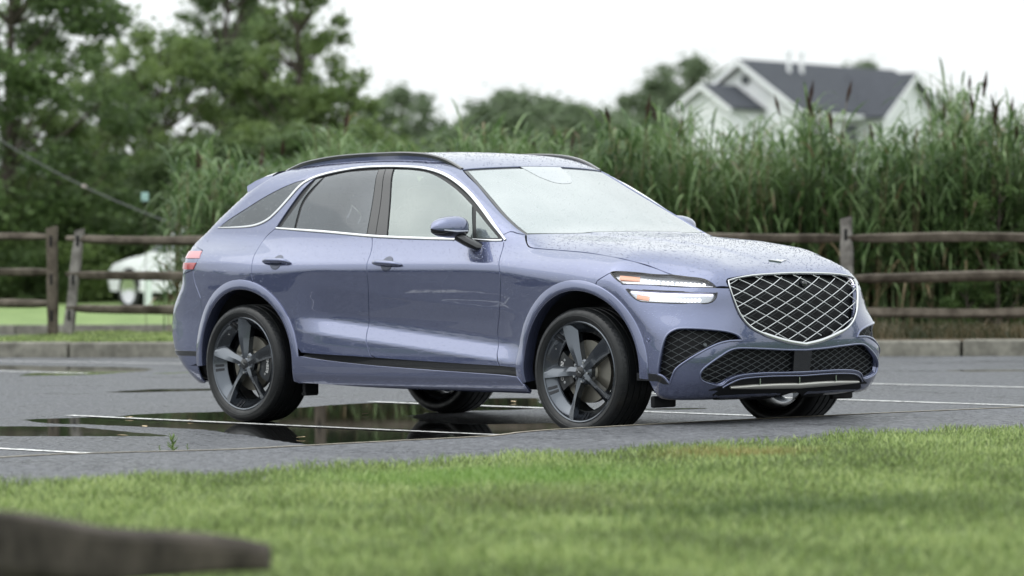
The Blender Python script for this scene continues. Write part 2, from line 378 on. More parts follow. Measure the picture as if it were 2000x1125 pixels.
def tri2(outer, holes, res):
    lo, hi = outer.min(0), outer.max(0)
    gx, gy = np.meshgrid(np.arange(lo[0], hi[0], res), np.arange(lo[1], hi[1], res)); G = np.stack([gx.ravel(), gy.ravel()], 1)
    G[:, 0] += (np.arange(len(G)) % 2)*1e-4
    m = inpoly(G, inset2(outer, res*.35))
    for h in holes: m &= ~inpoly(G, inset2(h, -res*.35))
    G = G[m]; V = [outer]+holes+[G]; E = []; b = 0
    for q in [outer]+holes:
        k = len(q); E += [(b+i, b+(i+1) % k) for i in range(k)]; b += k
    V = np.vstack(V)
    r = delaunay_2d_cdt([Vector(v) for v in V], E, [], 0, 1e-6)
    Vn = np.array([(v.x, v.y) for v in r[0]]); T = np.array([f for f in r[2] if len(f) == 3])
    c = Vn[T].mean(1); ok = inpoly(c, outer)
    for h in holes: ok &= ~inpoly(c, h)
    T = T[ok]; used = np.unique(T); mp = -np.ones(len(Vn), int); mp[used] = np.arange(len(used))
    return Vn[used], mp[T]
SUV = None
def emit_mesh(name, P, Nn, T, mat, parent, sides, label=None):
    """P in Y-positive; sides: -1 near (y=-Y), +1 far, 0 already signed"""
    objs = []
    for s in sides:
        Q = P.copy(); NN = Nn.copy()
        if s: Q[:, 1] *= s; NN[:, 1] *= s
        F = T.copy()
        a = Q[F[:, 0]]; fn = np.cross(Q[F[:, 1]]-a, Q[F[:, 2]]-a); fl = (fn*NN[F].mean(1)).sum(1) < 0
        F[fl] = F[fl][:, ::-1]
        o = mesh_obj(name, Q, F, mat, parent, normals=NN)
        if label: o['label'] = label
        objs.append(o)
    return objs
def panel(name, outer, ch, mat, parent=None, holes=(), res=.03, off=0.0, gap=.0030, flange=.014, sides=(-1, 1), label=None, hgap=None, hflange=None, flat=False, offfn=None):
    """fill a loop of surface points with mesh that follows the body surface"""
    parent = parent or SUV
    o2 = inset2(to2(ch, outer), gap); h2 = [inset2(to2(ch, h), -(gap if hgap is None else hgap)) for h in holes]
    V2, T = tri2(o2, h2, res)
    P = from2(ch, V2, off); Nn = grad(P)
    if offfn is not None: P = P+Nn*offfn(P)[:, None]
    # boundary edges -> flange
    ed = {}
    for t in T:
        for i in range(3):
            k = (t[i], t[(i+1) % 3]); kk = (min(k), max(k)); ed[kk] = ed.get(kk, 0)+1 if kk in ed else 1
    be = [k for k, c in ed.items() if c == 1]
    if flange and be:
        a = np.array(be); A, B = P[a[:, 0]], P[a[:, 1]]; na, nb = Nn[a[:, 0]], Nn[a[:, 1]]
        # outward direction: away from the panel
        cen = {}
        for t in T:
            for i in range(3):
                kk = (min(t[i], t[(i+1) % 3]), max(t[i], t[(i+1) % 3]))
                if ed[kk] == 1: cen[kk] = t[(i+2) % 3]
        third = P[np.array([cen[k] for k in be])]
        m = np.cross(B-A, na+nb); m /= np.linalg.norm(m, axis=1)[:, None]+1e-12
        sg = np.sign((m*((A+B)/2-third)).sum(1)); m *= sg[:, None]
        b = len(P); k = len(a)
        P2 = np.vstack([A, B, B-nb*flange, A-na*flange]); N2 = np.vstack([m*.8+na*.6, m*.8+nb*.6, m, m]); N2 /= np.linalg.norm(N2, axis=1)[:, None]
        idx = np.arange(k); q1 = np.stack([b+idx, b+k+idx, b+2*k+idx], 1); q2 = np.stack([b+idx, b+2*k+idx, b+3*k+idx], 1)
        P = np.vstack([P, P2]); Nn = np.vstack([Nn, N2]); T = np.vstack([T, q1, q2])
    return emit_mesh(name, P, Nn, T, mat, parent, sides, label)
def strip(name, line, width, height, mat, parent=None, sides=(-1, 1), step=.015, smooth=True, base=0.0, closed=False, label=None, merge=None):
    """raised moulding along a surface polyline; width may be an array along the line"""
    parent = parent or SUV
    P = crom(line, step) if smooth else np.asarray(line, float)
    if closed: P = np.vstack([P, P[:1]]) if np.linalg.norm(P[0]-P[-1]) > 1e-4 else P
    n = grad(P); T = np.gradient(P, axis=0)
    if closed: T[0] = T[-1] = (P[1]-P[-2])
    T /= np.linalg.norm(T, axis=1)[:, None]+1e-12
    S = np.cross(T, n); S /= np.linalg.norm(S, axis=1)[:, None]+1e-12
    wd = np.interp(np.linspace(0, 1, len(P)), np.linspace(0, 1, np.size(width)), np.atleast_1d(width))
    prof = [(-.5, -.004), (-.5, .55), (-.36, .9), (0, 1.0), (.36, .9), (.5, .55), (.5, -.004)]
    K = len(prof); V = []
    for i in range(len(P)):
        for a, b in prof:
            h = b*height if b > 0 else b
            V.append(P[i]+S[i]*a*wd[i]+n[i]*(h+base))
    F = [(i*K+j, i*K+j+1, (i+1)*K+j+1, (i+1)*K+j) for i in range(len(P)-1) for j in range(K-1)]
    if not closed: F += [tuple(range(K)), tuple(range((len(P)-1)*K, len(P)*K))[::-1]]
    V = np.array(V); objs = []
    for s in sides:
        Q = V.copy(); Fs = F
        if s: Q[:, 1] *= s
        if s != -1: Fs = [f[::-1] for f in F]
        if merge is not None: merge.add(Q, Fs); continue
        o = mesh_obj(name, Q, Fs, mat, parent); sharp_by_angle(o, 60)
        if label: o['label'] = label
        objs.append(o)
    return objs
def mirror(P): Q = np.array(P)[::-1].copy(); Q[:, 1] *= -1; return Q
# ------------------------------------------------------------------ the blue SUV
SUV = empty('suv'); tag(SUV, 'lavender blue luxury SUV wet with rain, diamond mesh grille and dark five-spoke wheels', 'car')
def S(*pts): return pix(pts)
def onS(pts, off=0.0): return from2('S', np.array(pts, float), off)       # (X,Z) on the side
def onT(pts): return from2('T', np.array(pts, float))
def onC(pts):   # (X,Y... given as px) helper not needed
    return None
# ---- shared shut lines (traced on the near side)
belt = S((985,470),(940,470),(900,468),(820,466),(730,462),(640,454),(580,450),(537,447))
b_gap = S((727,463),(722,500),(719,560),(719,640),(725,700),(731,742))
f_gap = S((984,473),(979,495),(977,540),(976,600),(972,650),(970,688),(972,735))
dlo_top = S((985,470),(962,440),(940,411),(915,380),(890,357),(860,340),(830,331),(800,327),(755,325),(705,328),(660,335),(625,342),(603,350))
cpil = S((603,350),(585,363),(562,388),(540,412),(522,428),(505,437),(485,441),(455,443),(427,444))
rearpil = S((537,447),(560,413),(590,372),(618,346))
# roof edge (ditch) along the body side
ditch = S((905,331),(885,322),(860,315),(820,310),(780,308),(740,308),(690,312),(640,318),(600,325),(557,335))
aout = S((905,331),(930,357),(955,386),(980,416),(1000,436),(1014,448),(1028,458))
A_IN, A_OUT = .438, .500
WF, WR = (1.437, .368), (-1.425, .368)
def arc(c, r, a0, a1, n=26, sx=1.0):
    t = np.radians(np.linspace(a0, a1, n)); return [(c[0]+sx*r*math.cos(x), c[1]+r*math.sin(x)) for x in t]
hood_side = S((1028,458),(1029,474),(1036,483),(1060,486),(1100,489),(1160,495),(1220,506),(1270,520),(1314,537))
lamp_top = S((1314,537),(1345,541),(1370,544),(1383,549),(1399,562))
lamp_rear = S((1314,537),(1277,536),(1240,532),(1202,530),(1192,533))
lamp_low = S((1399,562),(1345,560.5),(1285,557.5),(1222,555),(1213,552),(1201,543),(1192,533))
g_corner = S((1399,562),(1424,563))
grille_side = S((1424,563),(1432,589),(1444,617),(1462,639),(1489,654),(1536,669),(1571,676))
grille_side[-1][1] = 0.0
grille_top = S((1424,563),(1419.5,546.5),(1440,541),(1474,536),(1520,533),(1566,531.5)); grille_top[-1][1] = 0.0
mid_bottom = np.array([[2.19, 0, .235]])
# fender/bumper line, arch
fb_line = S((1192,533),(1178,541),(1166,549))
def lp(*segs, step=.02): return loop_from(list(segs), step)
cyl_front_c = arc(WF, A_OUT-.012, 170, 62)
# arch outer edge hit where fb_line ends
a_hit = fb_line[-1]; ang = math.degrees(math.atan2(a_hit[2]-WF[1], a_hit[0]-WF[0]))
r_hit = math.hypot(a_hit[2]-WF[1], a_hit[0]-WF[0])
# ---- front fender
sill_top = lambda x: .405-.06*(x+.93)/1.95          # body colour ends here, black band below
fen_back = onS([(WF[0]-A_OUT+.02, .30), (WF[0]-A_OUT+.015, .345)])

fender = lp(S((984,473),(979,495),(977,540),(976,600),(972,650),(971,690)), np.vstack([S((971,690)), onS([(.80, .378)])]), onS([(.80,.378),(.87,.374),(.945,.370)]),
            onS(arc(WF, A_OUT-.015, 183, ang)), np.vstack([onS(arc(WF, A_OUT-.015, ang, ang, 1)), fb_line[::-1]]), lamp_rear[::-1], hood_side[::-1],
            S((1028,458),(1012,456),(999,452),(988,456),(981,461),(984,473)))
FENDER = panel('front_fender', fender, 'S', M['paint'], res=.02)
# ---- front door
door_low_f = onS([(.795, .378), (.4, .388), (.0, .400), (-.24, .408)])
fd = lp(belt[:5], S((727,463),(722,500),(719,560),(719,640),(723,694)), np.vstack([S((723,694)), door_low_f[::-1][:1]]), door_low_f[::-1], np.vstack([door_low_f[:1], S((971,690))]),
        S((971,690),(972,650),(976,600),(977,540),(979,495),(984,473)), np.vstack([S((984,473)), belt[:1]]))
FD = panel('front_door', fd, 'S', M['paint'], res=.0135)
rd_low = onS([(-.26, .409), (-.5, .416), (-.72, .422), (-.90, .430)])
rd = lp(np.vstack([S((727,463)), belt[5:]]), S((537,447),(521,461),(509,477),(498,495),(492,515),(491,535),(494,548)),
        np.vstack([S((494,548)), onS(arc(WR, A_OUT-.015, 78, 75, 2))]), onS(arc(WR, A_OUT-.015, 75, 12)), np.vstack([onS(arc(WR, A_OUT-.015, 12, 12, 1)), rd_low[::-1][:1]]), rd_low[::-1],
        np.vstack([rd_low[:1], S((723,694))]), S((723,694),(719,640),(719,560),(722,500),(727,463)))
RD = panel('rear_door', rd, 'S', M['paint'], res=.0135)
# ---- side frame: A pillar, cant rail, C pillar and rear quarter in one pressing
rear_edge = onS([(-1.86, 1.385), (-1.97, 1.27), (-2.07, 1.17), (-2.13, 1.09)])
spo_edge = S((557,335),(540,341),(522,351),(505,362),(492,371))
tl_front = S((396,489),(390,500),(383,514),(377,527))
qp = lp(S((984,473),(981,461),(988,456),(999,452),(1012,456),(1028,458)), aout[::-1], ditch, spo_edge, np.vstack([spo_edge[-1:], rear_edge]),
        np.vstack([rear_edge[-1:], S((396,489))]), tl_front, S((377,527),(380,548),(386,566),(392,582)), onS(arc(WR, A_OUT-.015, 152, 79)),
        S((494,548),(491,535),(492,515),(498,495),(509,477),(521,461),(537,447)), rearpil, np.vstack([rearpil[-1:], dlo_top[::-1][2:3]]), dlo_top[::-1][2:], np.vstack([dlo_top[:1], S((984,473))]))
qg = lp(S((603,350),(585,363),(562,388),(540,412),(522,428),(505,437),(485,441),(455,443),(427,444)), S((427,444),(450,427),(480,408),(510,389),(545,370),(578,356),(603,350)))
SIDE = panel('side_frame', qp, 'S', M['paint'], holes=[qg], res=.024, gap=.002, flange=.012)
# ---- glass
GL = []
def glass(name, loop, ch, mat, off=-.004, sides=(-1, 1), res=.04, label=None, gap=.001):
    if ch == 'S' and name != 'quarter_window': GL.append(from2('S', inset2(to2('S', loop), .010)))
    return panel(name, loop, ch, mat, res=res, off=off, gap=gap, flange=.004, sides=sides, label=label)
glass('quarter_window', lp(S((600,352),(583,366),(562,390),(541,411),(522,427),(505,435.5),(485,440),(455,442),(429,443)), S((429,443),(450,427),(480,408),(510,389),(545,370),(578,356),(600,352))), 'S', M['glass_rear'], off=-.003)
glass('front_window', lp(S((757,461),(762,400),(770,331)), S((770,331),(800,332),(830,336),(855,346),(880,362),(900,379),(921,401)), S((921,401),(922,466)), S((922,466),(850,465),(757,461))), 'S', M['glass_front'])
glass('sail_window', lp(S((929,411),(950,437),(973,465)), S((973,465),(929,465)), S((929,465),(929,411))), 'S', M['glass_front'])
glass('rear_window', lp(S((577,448),(583,425),(590,402),(604,380),(634,346)), S((634,346),(680,336),(738,332)), S((738,332),(726,395),(715,458)), S((715,458),(650,454),(577,448))), 'S', M['glass_rear'])
glass('rear_quarter_light', lp(S((546,446),(573,448)), S((573,448),(579,423),(587,398),(601,376),(630,347)), S((630,347),(617,350)), S((617,350),(590,385),(546,446))), 'S', M['glass_rear'], off=-.003)
# black gloss pillar covers and the dark frame behind the glass
panel('pillar_cover', lp(S((717,458),(728,395),(740,331)), S((740,331),(753,330)), S((753,330),(743,395),(733,460)), S((733,460),(717,458))), 'S', M['gloss'], res=.05, off=.0, gap=.001, label='gloss black rear door pillar cover')
panel('pillar_cover', lp(S((734,460),(744,395),(754,330)), S((754,330),(768,330)), S((768,330),(760,400),(755,461)), S((755,461),(734,460))), 'S', M['gloss'], res=.05, off=.0, gap=.001, label='gloss black front door pillar cover')
panel('window_frame', lp(dlo_top[:-1], np.vstack([dlo_top[-2:-1], rearpil[::-1][:1]]), rearpil[::-1], belt[::-1]), 'S', M['rubber'], res=.05, off=-.009, gap=-.001, flange=.0, holes=GL, hgap=0)
# chrome: the strip runs up the A pillar, over the doors and down behind the rear door
ch_line = S((987,469),(966,441),(944,410),(918,378),(890,353.5),(862,337.5),(830,328.5),(800,325.5),(755,324.5),(705,327),(660,334),(625,342.5),(600,353),(583,366),(561,391),(540,414),(523,429),(505,438),(485,442.5),(455,444.5),(427,445))
strip('window_chrome', ch_line, [.014,.022,.024,.024,.022,.020,.019,.018,.018,.020,.022,.018,.014,.008], .006, M['chrome'])
strip('window_chrome', S((981,469.5),(940,469.5),(900,467.5),(820,465.5),(730,461.5),(640,453.5),(580,449),(540,446)), [.014,.018,.018,.018,.018,.014], .007, M['chrome'], label='chrome strip along the window sill')
# ---- windscreen, bonnet, roof
ws_top = onT([(.175, 0), (.17, .2), (.155, .38)]); ws_top = np.vstack([ws_top, S((905,331))])
ws_top = S((1045,325),(1000,325.5),(950,327.5),(905,331)); ws_top[0][1] = 0
cowl = S((1028,458),(1080,458.5),(1150,459.5),(1250,460)); cowl = onT([(1.03, 0), (1.02, .2), (.985, .42), (.93, .6)]); cowl = np.vstack([cowl, S((1028,458))])
wsl = lp(mirror(ws_top), ws_top[:], np.array(aout), cowl[::-1], mirror(cowl)[::1] if False else np.array(cowl)*[1, -1, 1], (np.array(aout)*[1, -1, 1])[::-1], step=.03)
glass('windscreen', wsl, 'T', M['glass_ws'], off=-.003, sides=(1,), gap=.022, res=.05)
panel('windscreen_surround', wsl, 'T', M['gloss'], res=.08, off=-.0065, gap=.002, flange=.004, sides=(1,), holes=[from2('T', inset2(to2('T', wsl), .040))], hgap=0)
sh = onT([(.20, -.17), (.20, .17), (.33, .13), (.40, .06), (.40, -.06), (.33, -.13)])
panel('sensor_housing', loop_from([sh[:2], sh[1:6], sh[[5, 0]]], .02, True), 'T', M['mist_dark'], res=.04, off=-.0018, gap=0, flange=0, sides=(0,))
fr1 = [(1.0-.30*y*y, y) for y in np.linspace(-.66, .66, 12)]; fr2 = [(.955-.30*y*y, y) for y in np.linspace(.66, -.66, 12)]
hf = np.vstack([grille_top[::-1]])     # centre -> corner
hl = [np.vstack([mirror(cowl)[:-1], cowl]), hood_side, lamp_top, g_corner, grille_top, mirror(grille_top), g_corner[::-1]*[1, -1, 1], lamp_top[::-1]*[1, -1, 1], hood_side[::-1]*[1, -1, 1]]
HL = lp(np.vstack([mirror(cowl)[:-1], cowl]), *hl[1:])
panel('bonnet', HL, 'T', M['paint'], res=.04, sides=(1,), flange=.012)
rf = lp(mirror(ws_top), ws_top, ditch, np.vstack([ditch[-1:], onT([(-1.60, .3), (-1.63, .15), (-1.64, 0), (-1.63, -.15), (-1.60, -.3)]), ditch[-1:]*[1, -1, 1]]), (ditch*[1, -1, 1])[::-1], step=.03)
panel('roof', rf, 'T', M['paint'], res=.06, sides=(1,), gap=.003)
# spoiler: a shaped blade carried past the roof's rear edge
def spoiler():
    xs_f = ditch[-1]; n = 25; mb = MB(); rows = []
    ys = np.linspace(-.62, .62, n)
    for y in ys:
        a = abs(y)/.62; t = from2('T', np.array([[-1.62+.10*a**2, y*.97]]))[0]
        tip = np.array([-1.965+.17*a**2+.05*a**6, y, 1.462-.022*a**2])
        up = tip+[.02, 0, .012]; lo = tip+[.035, 0, -.034]; und = np.array([tip[0]+.16, y*.97, tip[2]-.060])
        m1 = t*.62+tip*.38+[0, 0, .012]; m2 = t*.3+tip*.7+[0, 0, .013]
        b_ = t-[0, 0, .06]
        k_ = np.array([1, 1.045, 1]); c_ = np.array([1, .985, 1]); rows.append([t, m1*c_, m2*c_, up*c_, tip, lo*k_, und*k_, b_*k_])
    K = len(rows[0]); V = [p for r in rows for p in r]
    F = [(i*K+j, (i+1)*K+j, (i+1)*K+(j+1) % K, i*K+(j+1) % K) for i in range(n-1) for j in range(K)]+[tuple(range(K)), tuple(range((n-1)*K, n*K))[::-1]]
    mb.add(V, F); return mb.build('spoiler', M['paint_plain'], SUV)
spoiler()
# ---- rear end: tailgate, rear glass, lamps, bumper
def RR(pts): return from2('R', np.stack([np.arctan2(np.array([p[0] for p in pts], float), 1.0)*.8, np.array([p[1] for p in pts], float)], 1))
def Rang(pts): return from2('R', np.array([(math.radians(a)*.8, z) for a, z in pts]))
tg_e = rear_edge[-1]; tga = lambda P: math.degrees(math.atan2(P[1], R0-P[0]))
edge = np.vstack([spo_edge[-1:], rear_edge, S((396,489)), tl_front]); ea = [(tga(p), p[2]) for p in edge]
bz = .765
gate = lp(Rang([(-a, z) for a, z in ea[::-1]]), Rang([(-ea[0][0], ea[0][1]), (-20, 1.44), (0, 1.45), (20, 1.44), (ea[0][0], ea[0][1])]), Rang(ea), Rang([(ea[-1][0], ea[-1][1]), (50, .86), (40, bz), (20, bz), (0, bz), (-20, bz), (-40, bz), (-50, .86), (-ea[-1][0], ea[-1][1])]), step=.03)
rgl = lp(Rang([(-32, 1.16), (0, 1.15), (32, 1.16)]), Rang([(32, 1.16), (44, 1.26), (50, 1.40)]), Rang([(50, 1.40), (0, 1.42), (-50, 1.40)]), Rang([(-50, 1.40), (-44, 1.26), (-32, 1.16)]), step=.03)
panel('tailgate', gate, 'R', M['paint'], res=.05, sides=(1,), holes=[rgl])
glass('rear_windscreen', rgl, 'R', M['glass_rear'], sides=(1,), off=-.004)
tl1 = lp(S((396,489.5),(391,500),(366.5,502)), Rang([(30, 1.015)]+[(14, 1.015)]), Rang([(14, 1.015), (14, 1.045), (40, 1.045)]), step=.02) if False else None
def rlamp(z0, z1, a1t, a1b, name, mat, off, label=None):
    ln = lambda a, b, n: [(a[0]+(b[0]-a[0])*t, a[1]+(b[1]-a[1])*t) for t in np.linspace(0, 1, n)]
    pts = ln((12, z0), (a1b, z0), 26)[:-1]+ln((a1b, z0), (a1t, z1), 4)[:-1]+ln((a1t, z1), (12, z1), 26)[:-1]+ln((12, z1), (12, z0), 4)[:-1]
    q = Rang(pts)
    return panel(name, q, 'R', mat, res=.03, off=off, gap=0, flange=.006, label=label)
pa = lambda u, v: tga(S((u, v))[0])
za = lambda u, v: S((u, v))[0][2]
rlamp(za(390, 504), za(396, 490), pa(396, 490), pa(390, 504), 'tail_lamp', M['red_soft'], .004, 'upper slim red tail lamp')
rlamp(za(378, 526), za(384, 513), pa(384, 513), pa(378, 526), 'tail_lamp', M['red'], .004, 'lower slim red tail lamp')
rb_side = S((377,527),(380,548),(386,566),(392,582)); rba = [(tga(p), p[2]) for p in rb_side]
arR = [(tga(p), p[2]) for p in onS(arc(WR, A_OUT-.015, 152, 180, 12))]
rb = lp(Rang(rba), Rang(arR), Rang([arR[-1], (arR[-1][0]-1, .345)]), Rang([(arR[-1][0]-1, .345), (60, .33), (30, .325), (0, .32), (-30, .325), (-60, .33), (-arR[-1][0]+1, .345)]), Rang([(-a, z) for a, z in arR[::-1]]), Rang([(-a, z) for a, z in rba[::-1]]),
        Rang([(-rba[0][0], rba[0][1]), (-50, .86), (-40, bz), (-20, bz), (0, bz), (20, bz), (40, bz), (50, .86), rba[0]]), step=.03)
panel('rear_bumper', rb, 'R', M['paint'], res=.04, sides=(1,))
A2 = arR[-1][0]-1
bk = lambda z0, z1, d=0: lp(Rang([(A2+d, z0), (50, z0), (20, z0), (0, z0), (-20, z0), (-50, z0), (-A2-d, z0)]), Rang([(-A2-d, z0), (-A2-d, z1)]), Rang([(-A2-d, z1), (-50, z1), (-20, z1), (0, z1), (20, z1), (50, z1), (A2+d, z1)]), Rang([(A2+d, z1), (A2+d, z0)]), step=.03)
panel('rear_bumper_band', bk(.395, .425, .3), 'R', M['gloss'], res=.03, sides=(1,), off=.005, gap=0, flange=.008)
panel('rear_valance', bk(.225, .335), 'R', M['paint'], res=.03, sides=(1,), gap=.001)
# ---- front bumper with its openings
intake = lp(S((1450,665),(1440,654),(1416,646.5),(1373,642),(1332,641),(1315,645),(1302,655),(1294,675),(1286,716),(1285,731)), S((1285,731),(1296,736),(1308,750)), S((1308,750),(1313,736),(1322,719),(1355,696),(1393,675.5),(1419,667),(1450,665)), step=.012)
lowg_t = S((1367,732),(1372,722),(1385,711),(1402,699),(1425,684.5),(1446,680),(1489,681),(1530,683),(1565,684)); lowg_t[-1][1] = 0
lowg_b = S((1367,732),(1370,742),(1384,749),(1408,753),(1425,741),(1448,733),(1489,729),(1530,728),(1565,727)); lowg_b[-1][1] = 0
lowg = lp(lowg_t, mirror(lowg_t)[:], (lowg_b*[1, -1, 1]), mirror(lowg_b*[1, -1, 1]), step=.012)
lamp2 = lp(S((1222.5,564.5),(1270,567),(1330,569.5),(1401,572)), S((1401,572),(1399,580),(1394,587),(1385,591.5),(1375,593)), S((1375,593),(1330,592.5),(1285,591),(1253,589)), S((1253,589),(1243,585),(1233,577),(1222.5,564.5)), step=.012)
lampU = lp(lamp_rear[::-1], lamp_top, lamp_low, step=.012)
ang_b = math.degrees(math.asin((.345-WF[1])/(A_OUT-.015)))
archF = onS(arc(WF, A_OUT-.015, ang, -3, 26))
bum_low = S((1244,728),(1262,729),(1285,731))
low_edge = S((1250,743),(1290,745),(1308,751),(1340,754),(1384,757),(1408,754))
side_low = onS([(1.935, .335), (1.95, .30), (1.96, .235)])
bot = np.vstack([onS([(1.955, .235)]), S((1290,779),(1326,782),(1445,779),(1500,778)), mid_bottom])
mB = lambda a: np.array(a)*[1, -1, 1]
bump_segs = [grille_side, mirror(grille_side), mB(g_corner)[::-1], mB(lamp_low), mB(fb_line), mB(archF), mB(np.vstack([archF[-1:], onS([(1.955, .235)])])), mB(bot), bot[::-1], np.vstack([onS([(1.955, .235)]), archF[-1:]]), archF[::-1], fb_line[::-1], lamp_low[::-1], g_corner]
bumper = lp(*bump_segs, step=.02)
BUMP = panel('front_bumper', bumper, 'C', M['paint'], res=.022, sides=(0,), holes=[intake, intake*[1, -1, 1], lowg, lamp2, lamp2*[1, -1, 1]], gap=.002, hgap=.0, flange=.03)
# recessed backing for openings
def backing(name, loop, ch, mat, off, sides=(-1, 1), res=.04, label=None): return panel(name, loop, ch, mat, res=res, off=off, gap=-.004, flange=.0, sides=sides, label=label)
backing('intake_backing', intake, 'C', M['black'], -.055)
backing('grille_backing', lowg, 'C', M['black'], -.055, sides=(0,))
# diamond lattices
def lattice(name, loop, ch, du, dv, r, mat, off, sides, ph=(0, 0), skew=0, fn=None, parent=None, label=None):
    """two families of thin bars, clipped by the opening, laid on the surface"""
    Q = to2(ch, loop); mb = MB(); lo, hi = Q.min(0), Q.max(0)
    fn = fn or (lambda q: q)
    ext = (hi[0]-lo[0])/du+(hi[1]-lo[1])/dv+4
    for fam in (1, -1):
        kk = (Q[:, 0]-ph[0])/du+fam*(Q[:, 1]-ph[1])/dv
        for k in range(int(kk.min())-2, int(kk.max())+3):
            # line: (x-ph)/du + fam*(z-ph)/dv = k
            xs = np.linspace(lo[0]-.02, hi[0]+.02, 160); zs = ((k-(xs-ph[0])/du)*dv*fam)+ph[1]+skew*xs
            L2 = np.stack([xs, zs], 1); m = inpoly(L2, inset2(Q, .001)) & (zs > lo[1]-.01) & (zs < hi[1]+.01)
            i = 0
            while i < len(m):
                if m[i]:
                    j = i
                    while j+1 < len(m) and m[j+1]: j += 1
                    if j-i >= 4:
                        seg = L2[max(i-1, 0):j+2][::max(1, (j-i)//14 or 1)]
                        P = from2(ch, seg, off); mb.tube(P, r, 6, caps=False, sq=1.0)
                    i = j+1
                else: i += 1
    objs = []
    for s in sides:
        V = np.array(mb.V); F = mb.F
        if s: V[:, 1] *= s
        o = mesh_obj(name, V, F if s != -1 else [f[::-1] for f in F], mat, parent or SUV); objs.append(o)
        if label: o['label'] = label
    return objs
lattice('intake_mesh', intake, 'C', .060, .040, .0016, M['mesh_dark'], -.028, (-1, 1))
lattice('lower_grille_mesh', lowg, 'C', .066, .033, .0019, M['mesh_dark'], -.028, (0,))
# inner trim rims around openings
strip('intake_rim', loop_from([intake], .012, False), .012, .006, M['paint_plain'], base=.0, closed=True, smooth=False)
strip('grille_rim', lowg, .010, .005, M['paint_plain'], closed=True, smooth=False, sides=(1,))
# radar panel in the middle of the lower grille
rp = [onc for onc in []]
rq = from2('F', np.array([(-.068, .335), (.068, .335), (.075, .50), (.0, .512), (-.075, .50)]))
def slab(name, P, mat, off0, off1, parent=None):
    P = np.asarray(P); n = grad(P); A = P+n*off0; B = P+n*off1; k = len(P); mb = MB()
    mb.add(np.vstack([A, B]), [tuple(range(k)), tuple(range(k, 2*k))[::-1]]+[(i, (i+1) % k, k+(i+1) % k, k+i) for i in range(k)])
    return mb.build(name, mat, parent or SUV, smooth=False)
slab('radar_cover', rq, M['gloss'], -.008, -.03)
# diffuser: black insert with a bright lip
dz = np.linspace(-.63, .63, 31)
def lipline(zc, zs, off, xo=0.0, w=.62):
    ys = np.linspace(-w, w, 41); zz = zc-zs*(np.abs(ys)/w)**3
    P = from2('F', np.stack([ys, zz], 1)); n = grad(P); P = P+n*off; P[:, 0] += xo; return P
ins = lp(S((1384,764.5),(1408,754),(1425,745),(1448,736.5),(1489,733.5),(1530,732),(1565,731))[::1], S((1565,731))*[1, 0, 1]+[0, 0, 0] if False else S((1565,731),(1566,731.2)), step=.02) if False else None
it = S((1384,763),(1408,755),(1425,746),(1448,737.5),(1489,733),(1530,731.5),(1565,731)); it[-1][1] = 0
ib = S((1384,763),(1420,763),(1470,763),(1520,762),(1565,761)); ib[-1][1] = 0
insl = lp(it, mirror(it), mB(ib), mirror(mB(ib)), step=.02)
panel('diffuser', insl, 'C', M['black'], res=.04, off=.004, gap=0, flange=.02, sides=(0,))
P1 = S((1424,754.5),(1450,754),(1500,752.5),(1540,751.5),(1565,751)); P1[-1][1] = 0
strip('diffuser_lip', np.vstack([P1, mirror(P1)[1:]]), [.010, .026, .032, .032, .032, .026, .010], .012, M['lip'], base=.008, sides=(0,))
P2 = S((1410,756),(1426,747),(1448,739),(1489,735),(1530,733.5),(1565,733)); P2[-1][1] = 0
strip('diffuser_edge', np.vstack([P2, mirror(P2)[1:]]),   .008, .007, M['paint_plain'], base=.004, sides=(0,))
va = S((1392,772),(1400,766),(1410,761),(1424,759),(1500,757),(1565,756)); va[-1][1] = 0
vb = S((1392,781),(1410,781),(1450,780),(1500,779)); vb = np.vstack([vb, mid_bottom])
panel('front_valance', lp(va, mirror(va), mB(vb), mirror(mB(vb)), step=.02), 'C', M['black'], res=.04, off=.003, gap=0, flange=.004, sides=(0,))
for y in (-.33, -.02, .30):
    q = from2('F', np.array([[y, .305]]))[0]; MB().box((q[0]-.03, y-.004, .285), (q[0]+.008, y+.004, .318)).build('diffuser_fin', M['chrome_dark'], SUV, smooth=False)
# black wedge at the lower corner
panel('bumper_corner_trim', lp(S((1244,728),(1262,729),(1290,732)), S((1290,732),(1300,741),(1309,751)), S((1309,751),(1293,750),(1283,745),(1244,743)), S((1244,743),(1244,728)), step=.02), 'C', M['gloss'], res=.03, off=.003, gap=0, flange=.01)
# ---- crest grille
crest = lp(grille_side, mirror(grille_side), mB(grille_top), mirror(mB(grille_top)), step=.02)
gofs = [q.copy() for q in [crest]][0]
back_in = panel('main_grille_backing', crest, 'F', M['black'], res=.06, off=-.05, gap=.0, flange=0, sides=(0,))
gi = S((1427,563),(1436,588),(1448,615),(1466,636),(1492,650),(1536,664),(1568,670)); gi[-1][1] = 0
gt = S((1427,563),(1424,552),(1440,546),(1474,541),(1520,538),(1566,537)); gt[-1][1] = 0
crest_in = lp(gt, mirror(gt), mB(gi), mirror(mB(gi)), step=.02)
lattice('grille_mesh', crest_in, 'F', .160, .068, .0031, M['chrome'], -.006, (0,), ph=(.03, .868), label=None)
lattice('grille_inner_mesh', crest_in, 'F', .160, .068, .0013, M['mesh_dark'], -.036, (0,), ph=(.11, .868))
cw = np.vstack([grille_top[::-1][:1], ]); mid = lambda a, b, t=.5: a*(1-t)+b*t
cl_t = S((1566,534),(1520,535.5),(1474,538.5),(1441,543.5),(1422,549)); cl_t[0][1] = 0
cl_s = S((1422,549),(1425,563),(1434,588.5),(1446,616),(1464,637.5),(1490.5,652),(1536,666.5),(1569.5,673)); cl_s[-1][1] = 0
cr = np.vstack([crom(cl_t, .012), crom(cl_s, .012)[1:]])
